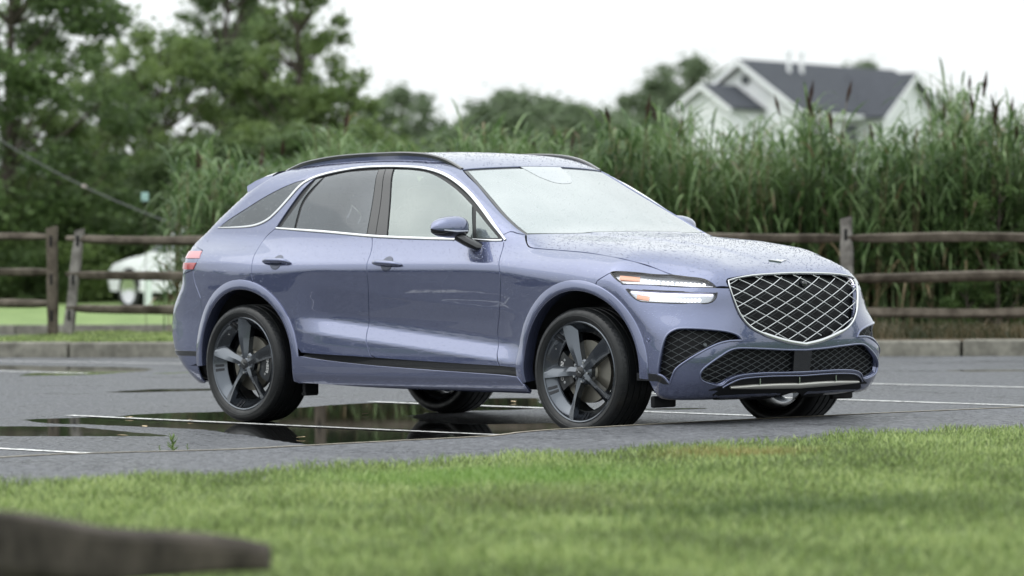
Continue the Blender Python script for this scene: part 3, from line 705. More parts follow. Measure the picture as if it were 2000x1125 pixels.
wd = np.concatenate([np.full(40, .010), np.full(14, .008), np.linspace(.008, .016, 30), np.full(30, .024)])
full = np.vstack([cr, mirror(cr)[1:]]); wfull = np.concatenate([wd, wd[::-1]])
strip('grille_frame', full, wfull, .010, M['chrome'], smooth=False, closed=False, sides=(0,), base=.001)
# camera in the grille
cq = from2('F', np.array([[0.03, .834]]))[0]
MB().lathe([(0, .012), (.010, .012), (.016, .009), (.018, 0), (.018, -.02)], cq+[.002, 0, 0], (1, 0, 0), 20).build('front_camera', M['gloss'], SUV)
# winged badge at the bonnet's nose
def wings(c, ax, up, span, h, name, mat, parent, thick=.004):
    c, ax, up = map(np.asarray, (c, ax, up)); n = np.cross(ax, up); n = n/np.linalg.norm(n)
    o = [(-1, .35), (-.62, .50), (-.22, .25), (-.1, .55), (0, .75), (.1, .55), (.22, .25), (.62, .50), (1, .35), (.55, -.02), (.2, -.45), (0, -.75), (-.2, -.45), (-.55, -.02)]
    P = [c+ax*x*span/2+up*y*h for x, y in o]
    m = MB().prism(P, n*thick); return m.build(name, mat, parent, smooth=False)
e = from2('T', np.array([[2.10, 0.0]]))[0]; en = grad(np.array([e]))[0]; eu = np.cross(en, [0, 1, 0])
wings(e+en*.006, (0, 1, 0), -eu if eu[0] > 0 else eu, .15, .026, 'bonnet_badge', M['chrome'], SUV, -.006)
# ---- lamps
def lamp(loop, tag_, bars):
    for s in (-1, 1):
        root = panel('headlamp', loop, 'C', M['lens'], res=.03, off=-.028, gap=0, flange=0, sides=(s,), label=tag_)[0]
        panel('lamp_cover', loop, 'C', M['cover'], parent=root, res=.03, off=-.001, gap=.001, flange=.003, sides=(s,))
        strip('lamp_rim', loop, .007, .003, M['gloss'], parent=root, sides=(s,), closed=True, smooth=False, base=-.001)
        for nm, line, wdt, mat, ofs in bars:
            if nm == 'led':
                P = crom(line, .004); sel = np.linspace(0, len(P)-1, 14).astype(int); n = grad(P); mb = MB()
                for i in sel:
                    c = P[i]*[1, s, 1]; nn = n[i]*[1, s, 1]
                    mb.lathe([(0, .006), (.0065, .004), (.0085, 0), (.0085, -.006)], c+nn*ofs, nn, 10)
                mb.build('led_array', mat, root)
            else:
                strip(nm, line, wdt, .003, mat, parent=root, sides=(s,), base=ofs)
lamp(lampU, 'upper slim headlamp', [('light_bar', S((1222,552.5),(1285,555),(1345,557.5),(1393,559.5)), .010, M['drl'], -.014), ('indicator', S((1209,539.5),(1230,540.5),(1250,542)), .026, M['amber'], -.018), ('led', S((1260,545.5),(1300,548.5),(1340,551),(1375,553)), 0, M['led'], -.016)])
lamp(lamp2, 'lower slim headlamp', [('light_bar', S((1231,568.5),(1285,571),(1345,573.5),(1394,575.5)), .010, M['drl'], -.014), ('indicator', S((1243,577.5),(1256,579.5),(1267,581)), .024, M['amber'], -.018), ('led', S((1273,581.5),(1300,583),(1335,584.5),(1367,585)), 0, M['led'], -.016)])
# ---- arches, sills
def archtrim(c, a0, a1, name):
    """body coloured lip: rolls from the opening outwards onto the panel"""
    n = 60; prof = [(A_IN+.0, -.075, 0), (A_IN+.0, .000, 0), (A_IN+.004, .0065, 1), (A_IN+.012, .0100, 1), (A_IN+.022, .0105, 1), (A_IN+.030, .0085, 1), (A_OUT-.004, .0080, 1), (A_OUT-.001, .0060, 1), (A_OUT, -.003, 1)]
    rows = []
    for t in np.radians(np.linspace(a0, a1, n)):
        base = from2('S', np.array([(c[0]+r*math.cos(t), c[1]+r*math.sin(t)) for r, o, k in prof]))
        nn = grad(base)
        y0 = base[1][1]
        row = []
        for (r, o, k), b, q in zip(prof, base, nn):
            p = b.copy(); q = q.copy(); q[1] = abs(q[1]); p = p+np.array([q[0]*.3, 1.0, q[2]*.3])*o
            row.append(p)
        row[0][1] = row[1][1]-.07
        rows.append(row)
    K = len(prof); V = np.array([p for r in rows for p in r])
    F = [(i*K+j, i*K+j+1, (i+1)*K+j+1, (i+1)*K+j) for i in range(n-1) for j in range(K-1)]
    for s in (-1, 1):
        Q = V*[1, s, 1]; o = mesh_obj(name, Q, F if s == 1 else [f[::-1] for f in F], M['paint_plain'], SUV); sharp_by_angle(o, 50)
archtrim(WF, 190, -5, 'wheel_arch'); archtrim(WR, -14, 184, 'wheel_arch')
band_t = onS([(.945, .370), (.795, .378), (.4, .388), (0, .400), (-.25, .408), (-.5, .416), (-.72, .421), (-.88, .418)])
band_b = onS([(.95, .322), (.795, .331), (.4, .343), (0, .356), (-.25, .365), (-.5, .378), (-.72, .392), (-.90, .410)])
panel('sill_band', lp(band_t, np.vstack([band_t[-1:], band_b[-1:]]), band_b[::-1], np.vstack([band_b[:1], band_t[:1]])), 'S', M['gloss'], res=.04, off=-.008, gap=-.001, flange=.0)
sb = onS([(1.0, .225), (.4, .228), (-.25, .232), (-.72, .245), (-.95, .25)])
panel('side_sill', lp(band_b, np.vstack([band_b[-1:], onS([(-.935, .40), (-.955, .30), (-.95, .25)])]), sb[::-1], np.vstack([sb[:1], onS([(.985, .28)]), band_b[:1]])), 'S', M['paint'], res=.03, gap=.001, flange=.02, offfn=lambda P: .012*sst(.23, .30, P[:, 2]))
strip('sill_moulding', band_b+[0, 0, -.004], .009, .009, M['paint_plain'])
# ---- roof rails
def rail(s):
    top = [(560,333,0),(575,325,.6),(600,315,1),(650,305,1),(700,300,1),(750,297.5,1),(790,296.5,1),(830,299,1),(858,305,.9),(880,314,.6),(903,328,0)]
    P = []
    for u, v, k in top:
        d = ray(u, v); t = (-.572-CP[1])/d[1]; p = CP+t*d; P.append((p[0], .572, p[2]))
    P = crom(np.array(P), .03); P[:, 1] = .572
    P = P*[1, s, 1]
    mb = MB(); K = len(P); V = []; prof = [(-.014, -.011), (-.014, .006), (-.007, .013), (.007, .013), (.014, .006), (.014, -.011)]
    for p in P:
        for a, b in prof: V.append(p+[0, a, b-.012])
    k = len(prof); F = [(i*k+j, (i+1)*k+j, (i+1)*k+(j+1) % k, i*k+(j+1) % k) for i in range(K-1) for j in range(k)]+[tuple(range(k)), tuple(range((K-1)*k, K*k))[::-1]]
    mb.add(V, F); mb.build('roof_rail', M['gloss_rail'], SUV)
    # dark foot line under the rail
    Q = from2('T', np.stack([P[:, 0], np.abs(P[:, 1])], 1)); Q[:, 1] *= s
    g = np.maximum(P[:, 2]-.02, Q[:, 2])
    V = []; 
    for i in range(K): V += [(P[i][0], P[i][1]-.005, Q[i][2]-.01), (P[i][0], P[i][1]+.005, Q[i][2]-.01), (P[i][0], P[i][1]+.005, g[i]), (P[i][0], P[i][1]-.005, g[i])]
    F = [(i*4+j, (i+1)*4+j, (i+1)*4+(j+1) % 4, i*4+(j+1) % 4) for i in range(K-1) for j in range(4)]
    MB().add(V, F).build('rail_foot', M['paint_plain'], SUV, smooth=False)
M['gloss_rail'] = nmat('rail_black', (.012, .014, .017), rough=.18, coat=1)
rail(-1); rail(1)
# ---- door handles
def handle(u0, v0, u1, v1):
    A, B = S((u0, v0), (u1, v1))
    for s in (-1, 1):
        P = [A+(B-A)*t for t in np.linspace(0, 1, 13)]; P = np.array(P); P = from2('S', P[:, [0, 2]]); n = grad(P)
        h = .030*np.array([.1, .7, .9, 1, 1, 1, 1, 1, 1, 1, .9, .7, .1]); P = P+n*h[:, None]; r = 1.22*np.array([.006, .012, .015, .016, .016, .016, .016, .0155, .015, .0145, .013, .011, .005])
        mb = MB(); mb.tube(P*[1, s, 1], r, 12, sq=.85); o = mb.build('door_handle', M['paint_plain'], SUV)
        o.parent = None
        # flat dark disc behind the grip, the cup's shade put into its colour
        c = from2('S', np.array([[(A[0]+B[0])/2-.01, (A[2]+B[2])/2+.002]]))[0]; nn = grad(np.array([c]))[0]
        cup = []
        mb2 = MB(); rad = [(.046, .0022), (.040, .0028), (.030, .0024), (.015, .002), (.0, .002)]
        ring = []
        for rr, oo in rad:
            for j in range(28):
                t = 2*math.pi*j/28; q = np.array([[c[0]+rr*math.cos(t)*1.05, c[2]+rr*math.sin(t)*.95]]); ring.append(q[0])
        R_ = from2('S', np.array(ring)); nr = grad(R_); R_ = R_+nr*np.repeat([o_ for _, o_ in rad], 28)[:, None]
        F = [(i*28+j, i*28+(j+1) % 28, (i+1)*28+(j+1) % 28, (i+1)*28+j) for i in range(4) for j in range(28)]
        R_ = R_*[1, s, 1]
        cup = mesh_obj('handle_cup', R_, F, M['cup'], o)
        yield o
M['cup'] = nmat('handle_cup_shade', (.05, .06, .10), rough=.35, metal=.4, coat=.6)
for door, px_ in ((RD, (516, 513, 567, 513.5)), (FD, (731, 515, 784, 517.5))):
    for o, d in zip(handle(*px_), door): o.parent = d
# ---- mirrors
def mirror_unit(s):
    c = np.array([.447, .962, 1.165]); mb = MB(); nu, nv = 28, 18
    V = []
    for i in range(nv+1):
        a = i/nv                                         # 0 inner end, 1 outer end (along Y)
        y = -.118+.245*a
        prof = (1-abs(2*a-1)**2.6)**.5*1.0
        hz = .082*prof*(1.0-.30*a); dx = .088*prof*(1-.15*a)
        zc = -.004*a
        for j in range(nu):
            t = 2*math.pi*j/nu; ct, st = math.cos(t), math.sin(t)
            X = dx*np.sign(ct)*abs(ct)**.8; Z = hz*np.sign(st)*abs(st)**.75*(1.0 if st > 0 else .80)
            if X < 0: X *= .55
            V.append((c[0]+X-.03*a, (c[1]+y), c[2]+Z+zc))
    F = []; mi = []
    for i in range(nv):
        for j in range(nu):
            F.append((i*nu+j, i*nu+(j+1) % nu, (i+1)*nu+(j+1) % nu, (i+1)*nu+j)); mi.append(1 if j+.5 > nu*.535 and j+.5 < nu*.965 else 0)
    V = np.array(V)*[1, s, 1]
    if s == -1: F = [f[::-1] for f in F]
    F.append(tuple(range(nu))); mi.append(1)
    o = mesh_obj('mirror_cap', V, F, [M['paint'], M['gloss']], SUV, matidx=mi)
    o['label'] = 'body coloured door mirror with black underside'
    ml = MB(); ml.tube([(c[0]+.082, s*(c[1]-.06), c[2]-.018), (c[0]+.07, s*(c[1]+.02), c[2]-.02), (c[0]+.038, s*(c[1]+.085), c[2]-.012)], [.003, .005, .003], 6)
    ml.build('mirror_indicator', M['drl_off'], o)
    mb = MB(); mb.tube([(c[0]+.01, s*(c[1]-.045), c[2]-.045), (c[0]+.055, s*(c[1]-.075), c[2]-.078), (c[0]+.105, s*(c[1]-.105), c[2]-.108), (c[0]+.125, s*(c[1]-.15), c[2]-.112)], [.050, .048, .043, .038], 14, sq=.62)
    mb.build('mirror_arm', M['gloss'], o)
    g = MB(); g.prism([(c[0]-.050, s*(c[1]+a_), c[2]+b_) for a_, b_ in ((-.08, -.03), (-.085, .02), (-.06, .045), (.0, .05), (.06, .035), (.085, .0), (.07, -.03), (0, -.04))], (.006, 0, 0)); g.build('mirror_glass', M['chrome'], o, smooth=False)
M['_'] = None
M['drl_off'] = nmat('mirror_repeater', (.5, .52, .6), rough=.15, coat=1)
mirror_unit(-1); mirror_unit(1)
# ---- parking sensors, underbody bits, wipers
for u, v in ((1265.5, 664), (1377, 673.5)):
    p = pix([(u, v)], -.0 if u < 1300 else -.018)[0]; n = grad(np.array([p]))[0]
    for s in (-1, 1): MB().lathe([(0, .003), (.008, .003), (.010, .001), (.0115, .002), (.013, -.002)], p*[1, s, 1], n*[1, s, 1], 18).build('parking_sensor', M['mesh_dark'] if u > 1300 else M['paint_plain'], SUV)
for s in (-1, 1):
    MB().box((-.98, s*.80-.05, .175), (-.955, s*.80+.06, .26)).box((-.99, s*.80-.05, .17), (-.95, s*.80+.05, .19)).build('air_deflector', M['black'], SUV, smooth=False, bevel=.006)
    MB().box((1.90, s*.74-.10, .165), (1.93, s*.74+.08, .23)).build('air_deflector', M['black'], SUV, smooth=False, bevel=.01)
# ---- inner shell: black liner with wheel wells
def fin(X, Y, Z):
    Y2 = np.abs(Y); f = fbody(X, Y, Z)+.040
    f = smax(f, .22-Z, .01); f = smax(f, Z-1.035, .01)
    for cx in (WF[0], WR[0]):
        wc = np.maximum(np.hypot(X-cx, Z-.368)-.455, .60-Y2)     # negative inside the well
        f = np.maximum(f, -wc)
    return f
def shell():
    nS, nT = 340, 90; per = []
    xa, xb = R0-.0, C0+.0; Ls = xb-xa
    # stadium path, both sides
    q = []
    for i in range(nS):
        t = i/nS*(2*Ls+2*math.pi*.9)
        if t < Ls: q.append((xa+t, 0, 0., -1.))
        elif t < Ls+math.pi*.9: a = (t-Ls)/.9; q.append((xb, 0, math.sin(a), -math.cos(a)))
        elif t < 2*Ls+math.pi*.9: q.append((xb-(t-Ls-math.pi*.9), 0, 0., 1.))
        else: a = (t-2*Ls-math.pi*.9)/.9; q.append((xa, 0, -math.sin(a), math.cos(a)))
    q = np.array(q); el = np.radians(np.linspace(-60, 88, nT)); O = []; D = []
    for e_ in el:
        for r in q:
            d = np.array([r[2]*math.cos(e_), r[3]*math.cos(e_), math.sin(e_)]); O.append(np.array([r[0], r[1], .62])+d*1.9); D.append(-d)
    P, h = cast(np.array(O), np.array(D), 0, 1.88, 0, 300, fin)
    F = [(j*nS+i, j*nS+(i+1) % nS, (j+1)*nS+(i+1) % nS, (j+1)*nS+i) for j in range(nT-1) for i in range(nS)]
    F.append(tuple(range(nS))[::-1])
    mesh_obj('inner_body', P, F, M['black'], SUV)
shell()
panel('rear_corner_filler', Rang([(a, .99) for a in np.linspace(30, 66, 12)]+[(a, 1.15) for a in np.linspace(62, 30, 12)]), 'R', M['paint_plain'], res=.04, off=-.006, gap=0, flange=0)
# ---- cabin seen dimly through the misted glass
def cushion(c, sx, sy, sz, tilt=0.0, n=20, m=12, e=.35):
    V = []; ct, st = math.cos(tilt), math.sin(tilt)
    for i in range(m+1):
        ph = -math.pi/2+math.pi*i/m
        for j in range(n):
            th = 2*math.pi*j/n; f = lambda v: np.sign(v)*abs(v)**e
            x, y, z = f(math.cos(ph))*f(math.cos(th))*sx, f(math.cos(ph))*f(math.sin(th))*sy, f(math.sin(ph))*sz
            V.append((c[0]+x*ct-z*st, c[1]+y, c[2]+x*st+z*ct))
    F = [(i*n+j, i*n+(j+1) % n, (i+1)*n+(j+1) % n, (i+1)*n+j) for i in range(m) for j in range(n)]
    return MB().add(V, F)
for y in (-.37, .37):
    so_ = cushion((-.30, y, 1.06), .07, .24, .22, .30).build('front_seat', M['cabin'], SUV)
    cushion((-.38, y, 1.335), .045, .135, .085, .25).build('headrest', M['cabin'], so_)
    cushion((-1.28, y, 1.25), .04, .13, .07, .3).build('rear_headrest', M['cabin'], SUV)
cushion((-1.20, 0, 1.05), .07, .62, .15, .35).build('rear_seat', M['cabin'], SUV)
cushion((.70, 0, 1.045), .20, .66, .045).build('dashboard', M['cabin'], SUV)
th = np.linspace(0, 2*math.pi, 33); MB().tube([(.36+.09*math.sin(t), .37+.18*math.cos(t), 1.08+.155*math.sin(t)) for t in th], .014, 8, caps=False).build('steering_wheel', M['cabin'], SUV)
panel('headliner', rf, 'T', M['headliner'], res=.12, off=-.035, gap=.01, flange=.0, sides=(1,))
# ---- rain beads standing on the paint and glass
M['bead'] = nmat('rain_water', (.9, .92, .95), rough=.02, ior=1.33); M['bead'].node_tree.nodes['Principled BSDF'].inputs['Transmission Weight'].default_value = 1.0
def beads(parent, loop, ch, n, r0, r1, seed, label, streak=0.0, dens=None):
    rg = np.random.default_rng(seed); Q = to2(ch, loop); lo, hi = Q.min(0), Q.max(0)
    G = rg.uniform(lo, hi, (n*3, 2))
    if streak:
        k = rg.uniform(0, 1, len(G)) < streak; yb = np.round(G[:, 1]/.035)*.035+.004*rg.standard_normal(len(G)); G[k, 1] = yb[k]
    G = G[inpoly(G, inset2(Q, .012))][:n]
    P = from2(ch, G, 0); nn = grad(P); a = np.cross(nn, [0, 0, 1.]); l = np.linalg.norm(a, axis=1)[:, None]; a = np.where(l > .05, a/(l+1e-9), [1., 0, 0]); b = np.cross(nn, a)
    r = (r0+(r1-r0)*rg.uniform(0, 1, len(P))**2.2)[:, None]; K = 6; V = []; lim = P+nn*(-.0006)
    rings = [(1.0, 0.0), (.72, .38), (0.0, .55)]
    R0_ = [lim+r*(math.cos(2*math.pi*j/K)*a+math.sin(2*math.pi*j/K)*b) for j in range(K)]
    R1_ = [lim+r*.68*(math.cos(2*math.pi*j/K)*a+math.sin(2*math.pi*j/K)*b)+nn*r*.42 for j in range(K)]
    top = lim+nn*r*.58; m = len(P)
    V = np.concatenate([np.stack(R0_+R1_, 1), top[:, None]], 1).reshape(-1, 3); base = np.arange(m)[:, None]*13; F = []
    for j in range(K):
        j2 = (j+1) % K
        F.append(np.concatenate([base+j, base+j2, base+6+j2, base+6+j], 1))
    F = [tuple(f) for g in F for f in g]+[tuple(f) for j in range(K) for f in np.concatenate([base+6+j, base+6+(j+1) % K, base+12], 1)]
    o = mesh_obj('rain_beads', V*[1, dens or 1, 1], F, M['bead'], parent); o['kind'] = 'stuff'; return o
byn = {o.name: o for o in SUV.children}
beads(byn['bonnet'], HL, 'T', 6500, .0016, .0046, 1, '', streak=.55)
beads(byn['roof'], rf, 'T', 4200, .0016, .0040, 2, '')
beads(byn['windscreen'], wsl, 'T', 1300, .0012, .0028, 3, '')
beads(SIDE[0], qp, 'S', 1300, .0010, .0024, 4, '', dens=-1)
beads(FD[0], fd, 'S', 700, .0009, .0021, 5, '', dens=-1); beads(RD[0], rd, 'S', 600, .0009, .0021, 6, '', dens=-1); beads(FENDER[0], fender, 'S', 700, .0010, .0024, 7, '', dens=-1)
for o_ in SUV.children:
    if o_.name.startswith('rear_window') and o_.matrix_world.translation is not None: pass
# ---- wheels
def wheel(c, s, rot, fr):
    """c hub face position, s = side sign; spokes fan the way they do in the photograph"""
    ax = np.array([0, s, 0.]); R = .278
    def pt(r, a, d):   # a in degrees seen from outside, increasing counter-clockwise in the picture of the near side
        t = math.radians(a); x = r*math.cos(t)*(1 if s == -1 else -1); return np.array([c[0]+x, c[1]+s*d, c[2]+r*math.sin(t)])
    # rim dish: flange, sloping band, windows between spokes come from leaving the middle open
    mb = MB()
    mb.lathe([(R+.006, -.012), (R+.007, .002), (R+.001, .006), (R-.006, .002), (R-.010, -.008), (R-.030, -.030), (R-.052, -.045), (R-.060, -.058), (R-.052, -.075), (R-.030, -.12), (R-.030, -.21), (R+.005, -.235)], c, ax, 80)
    rim = mb.build('wheel', M['rim'], SUV)
    # inner barrel lighter metal
    MB().lathe([(R-.033, -.125), (R-.034, -.20), (R-.02, -.232), (R-.045, -.20), (R-.05, -.13)], c, ax, 64).build('rim_barrel', M['rim_in'], rim)
    sp = MB()
    for k in range(5):
        a0 = rot+72*k
        # section stations from rim to hub: (r, angle of ridge, angle of cw edge, depth ridge, depth edge)
        al = a0-9
        def p2(q, n_, d):
            t = math.radians(al); x, z = q*R*math.cos(t)-n_*R*math.sin(t), q*R*math.sin(t)+n_*R*math.cos(t)
            return np.array([c[0]+x*(1 if s == -1 else -1), c[1]+s*d, c[2]+z])
        L_ = [p2(.990, .145, .003), p2(.80, .128, .008), p2(.60, .108, .009), p2(.42, .092, .004), p2(.28, .086, -.006), p2(.12, .086, -.014)]
        Rr = [p2(.965, -.045, -.010), p2(.83, -.122, -.034), p2(.60, -.098, -.030), p2(.42, -.084, -.026), p2(.28, -.096, -.020), p2(.12, -.090, -.018)]
        Lm = [p*.50+q*.50+ax*.009 for p, q in zip(L_, Rr)]
        B1 = [p-ax*.040 for p in L_]; B2 = [p-ax*.035 for p in Rr]
        K = 5; V = []
        for i in range(6): V += [L_[i], Lm[i], Rr[i], B2[i], B1[i]]
        F = [(i*K+j, i*K+(j+1) % K, (i+1)*K+(j+1) % K, (i+1)*K+j) for i in range(5) for j in range(K)]+[tuple(range(K))[::-1], tuple(range(5*K, 6*K))]
        if s == 1: F = [f[::-1] for f in F]
        sp.add(V, F)
        # stripes on the band beside each spoke
        for w0 in (-9, -15):
            a = a0+w0+26
            V = []
            for dw in (0, 3.6):
                for r, d in ((R-.011, -.0060), (R-.030, -.0275), (R-.051, -.0425)): V.append(pt(r, a+dw, d+.002))
            st_ = MB().add(V, [(0, 1, 4, 3), (1, 2, 5, 4)]); sp_st.append((st_, rim))
    o = sp.build('spokes', M['rim'], rim, autosmooth=False); sharp_by_angle(o, 25)
    hub = MB().lathe([(0, -.008), (.030, -.008), (.034, -.012), (.040, -.016), (.062, -.018), (.072, -.028), (.074, -.06)], c, ax, 40)
    hub.build('hub', M['rim'], rim)
    cap = MB().lathe([(0, -.002), (.024, -.002), (.029, -.004), (.031, -.009)], c, ax, 32).build('centre_cap', M['gloss'], rim)
    u1 = np.array([0.75*(1 if s == -1 else -1), 0, -.62]); u2 = np.array([.62*(1 if s == -1 else -1), 0, .75])
    wings(c+ax*.0, u1, u2, .040, .008, 'cap_badge', M['chrome'], rim, -.001*s if False else .001)
    for k in range(5):
        a = rot+20+72*k; p = pt(.055, a, 0)
        MB().lathe([(0, -.006), (.007, -.006), (.0085, -.010), (.0085, -.024)], p, ax, 6).build('lug_nut', M['chrome'], rim, smooth=False)
    # tyre with grooved tread
    prof = [(R-.002, -.012), (R+.004, .001), (R+.012, .010), (R+.028, .016), (R+.045, .016), (R+.058, .010), (.3460, .001), (.3515, -.009)]
    w = .255; g0 = [(-.035), (-.085), (-.135), (-.185)]
    tr = [(.3545, -.020)]
    for g in g0: tr += [(.3575, g+.006), (.349, g+.004), (.349, g-.004), (.3575, g-.006)]
    tr += [(.3545, -w+.032)]
    inner = [(r, -w+.010-(o)+.004) for r, o in prof[::-1]]
    ty = MB().lathe(prof+tr+inner, c, ax, 96)
    # shoulder blocks
    V = np.array(ty.V)
    o = ty.build('tyre', M['tyre'], rim, autosmooth=False); sharp_by_angle(o, 30)
    sb_ = MB()
    for k in range(72):
        a = k*5.0
        P = [pt(.3450, a, .0020), pt(.3450, a+3.2, .0020), pt(.3540, a+3.2, -.018), pt(.3540, a, -.018)]; sb_.prism(P, (P[1]-P[0])*0+np.cross(P[1]-P[0], P[2]-P[1])/np.linalg.norm(np.cross(P[1]-P[0], P[2]-P[1]))*(.002 if s == -1 else -.002)*(-1))
    sb_.build('tread_blocks', M['tyre'], rim, smooth=False)
    # sidewall rings
    MB().lathe([(R+.032, .0165), (R+.034, .0185), (R+.036, .0165)], c, ax, 96).build('sidewall_ring', M['tyre'], rim)
    # brake
    dr = .175 if fr else .165
    MB().lathe([(.06, -.075), (dr, -.075), (dr, -.085), (dr, -.105), (.06, -.105)], c, ax, 56).build('brake_disc', M['disc'], rim)
    MB().lathe([(0, -.055), (.075, -.055), (.085, -.062), (.088, -.078)], c, ax, 40).build('disc_bell', M['disc'], rim)
    cal = MB(); ca = 180 if fr else 0
    prof = [(.100, -.050), (.150, -.040), (.205, -.046), (.218, -.060), (.218, -.12), (.10, -.12)]
    nA = 14; half = 33; V = []
    for i in range(nA+1):
        a = ca-half+2*half*i/nA; k = 1-.12*(abs(i/nA-.5)*2)**3
        for r, d in prof: V.append(pt(r*k+(1-k)*.16, a, d))
    K = 6; F = [(i*K+j, i*K+(j+1) % K, (i+1)*K+(j+1) % K, (i+1)*K+j) for i in range(nA) for j in range(K)]+[tuple(range(K)), tuple(range(nA*K, nA*K+K))[::-1]]
    cal.add(V, F); co = cal.build('brake_caliper', M['caliper'], rim); 
    for da in (-22, 22): MB().lathe([(0, -.040), (.008, -.040), (.009, -.05)], pt(.165, ca+da, .0), ax, 12).build('caliper_bolt', M['chrome'], co)
    # lettering follows the caliper
    tcv = bpy.data.curves.new('lettering', 'FONT'); tcv.body = 'GENESIS'; tcv.size = .030; tcv.align_x = 'CENTER'; tcv.align_y = 'CENTER'; tcv.extrude = .0006
    to = bpy.data.objects.new('tmp', tcv); COL.objects.link(to); bpy.context.view_layer.update()
    me = bpy.data.meshes.new_from_object(to); bpy.data.objects.remove(to)
    me.materials.clear(); me.materials.append(M['white_txt'])
    for v in me.vertices:
        x, y, z = v.co
        if fr: P = pt(.178-y*1.0, ca-math.degrees(x/.178), -.0415+z) if False else pt(.178-y, 180-math.degrees(-x/.178)*-1, -.0405+z)
        else: P = pt(.178+y, -math.degrees(x/.178), -.0405+z)
        v.co = P
    lo = bpy.data.objects.new('lettering', me); COL.objects.link(lo); lo.parent = co
    # valve
    MB().tube([pt(R-.03, rot+30, -.02), pt(R-.055, rot+29, -.005)], .004, 6).build('valve', M['chrome'], rim)
    return rim
sp_st = []
for cx, rot, fr in ((WF[0], 117, True), (-1.4375, 99, False)):
    for s in (-1, 1): wheel(np.array([cx, s*.925, .3575]), s, rot if s == -1 else rot+20, fr)
for st_, rim in sp_st: st_.build('rim_stripe', M['rim_stripe'], rim, smooth=False)
# ------------------------------------------------------------------ the setting
rng = np.random.default_rng(7)
def fr(d, l, z=0.0):
    """d metres ahead of the camera spot, l metres to the right"""
    p = CP*[1, 1, 0]+FH*d+RH*l; return np.array([p[0], p[1], z])
def ul(u, d): return (u-1000)/7772.0*d
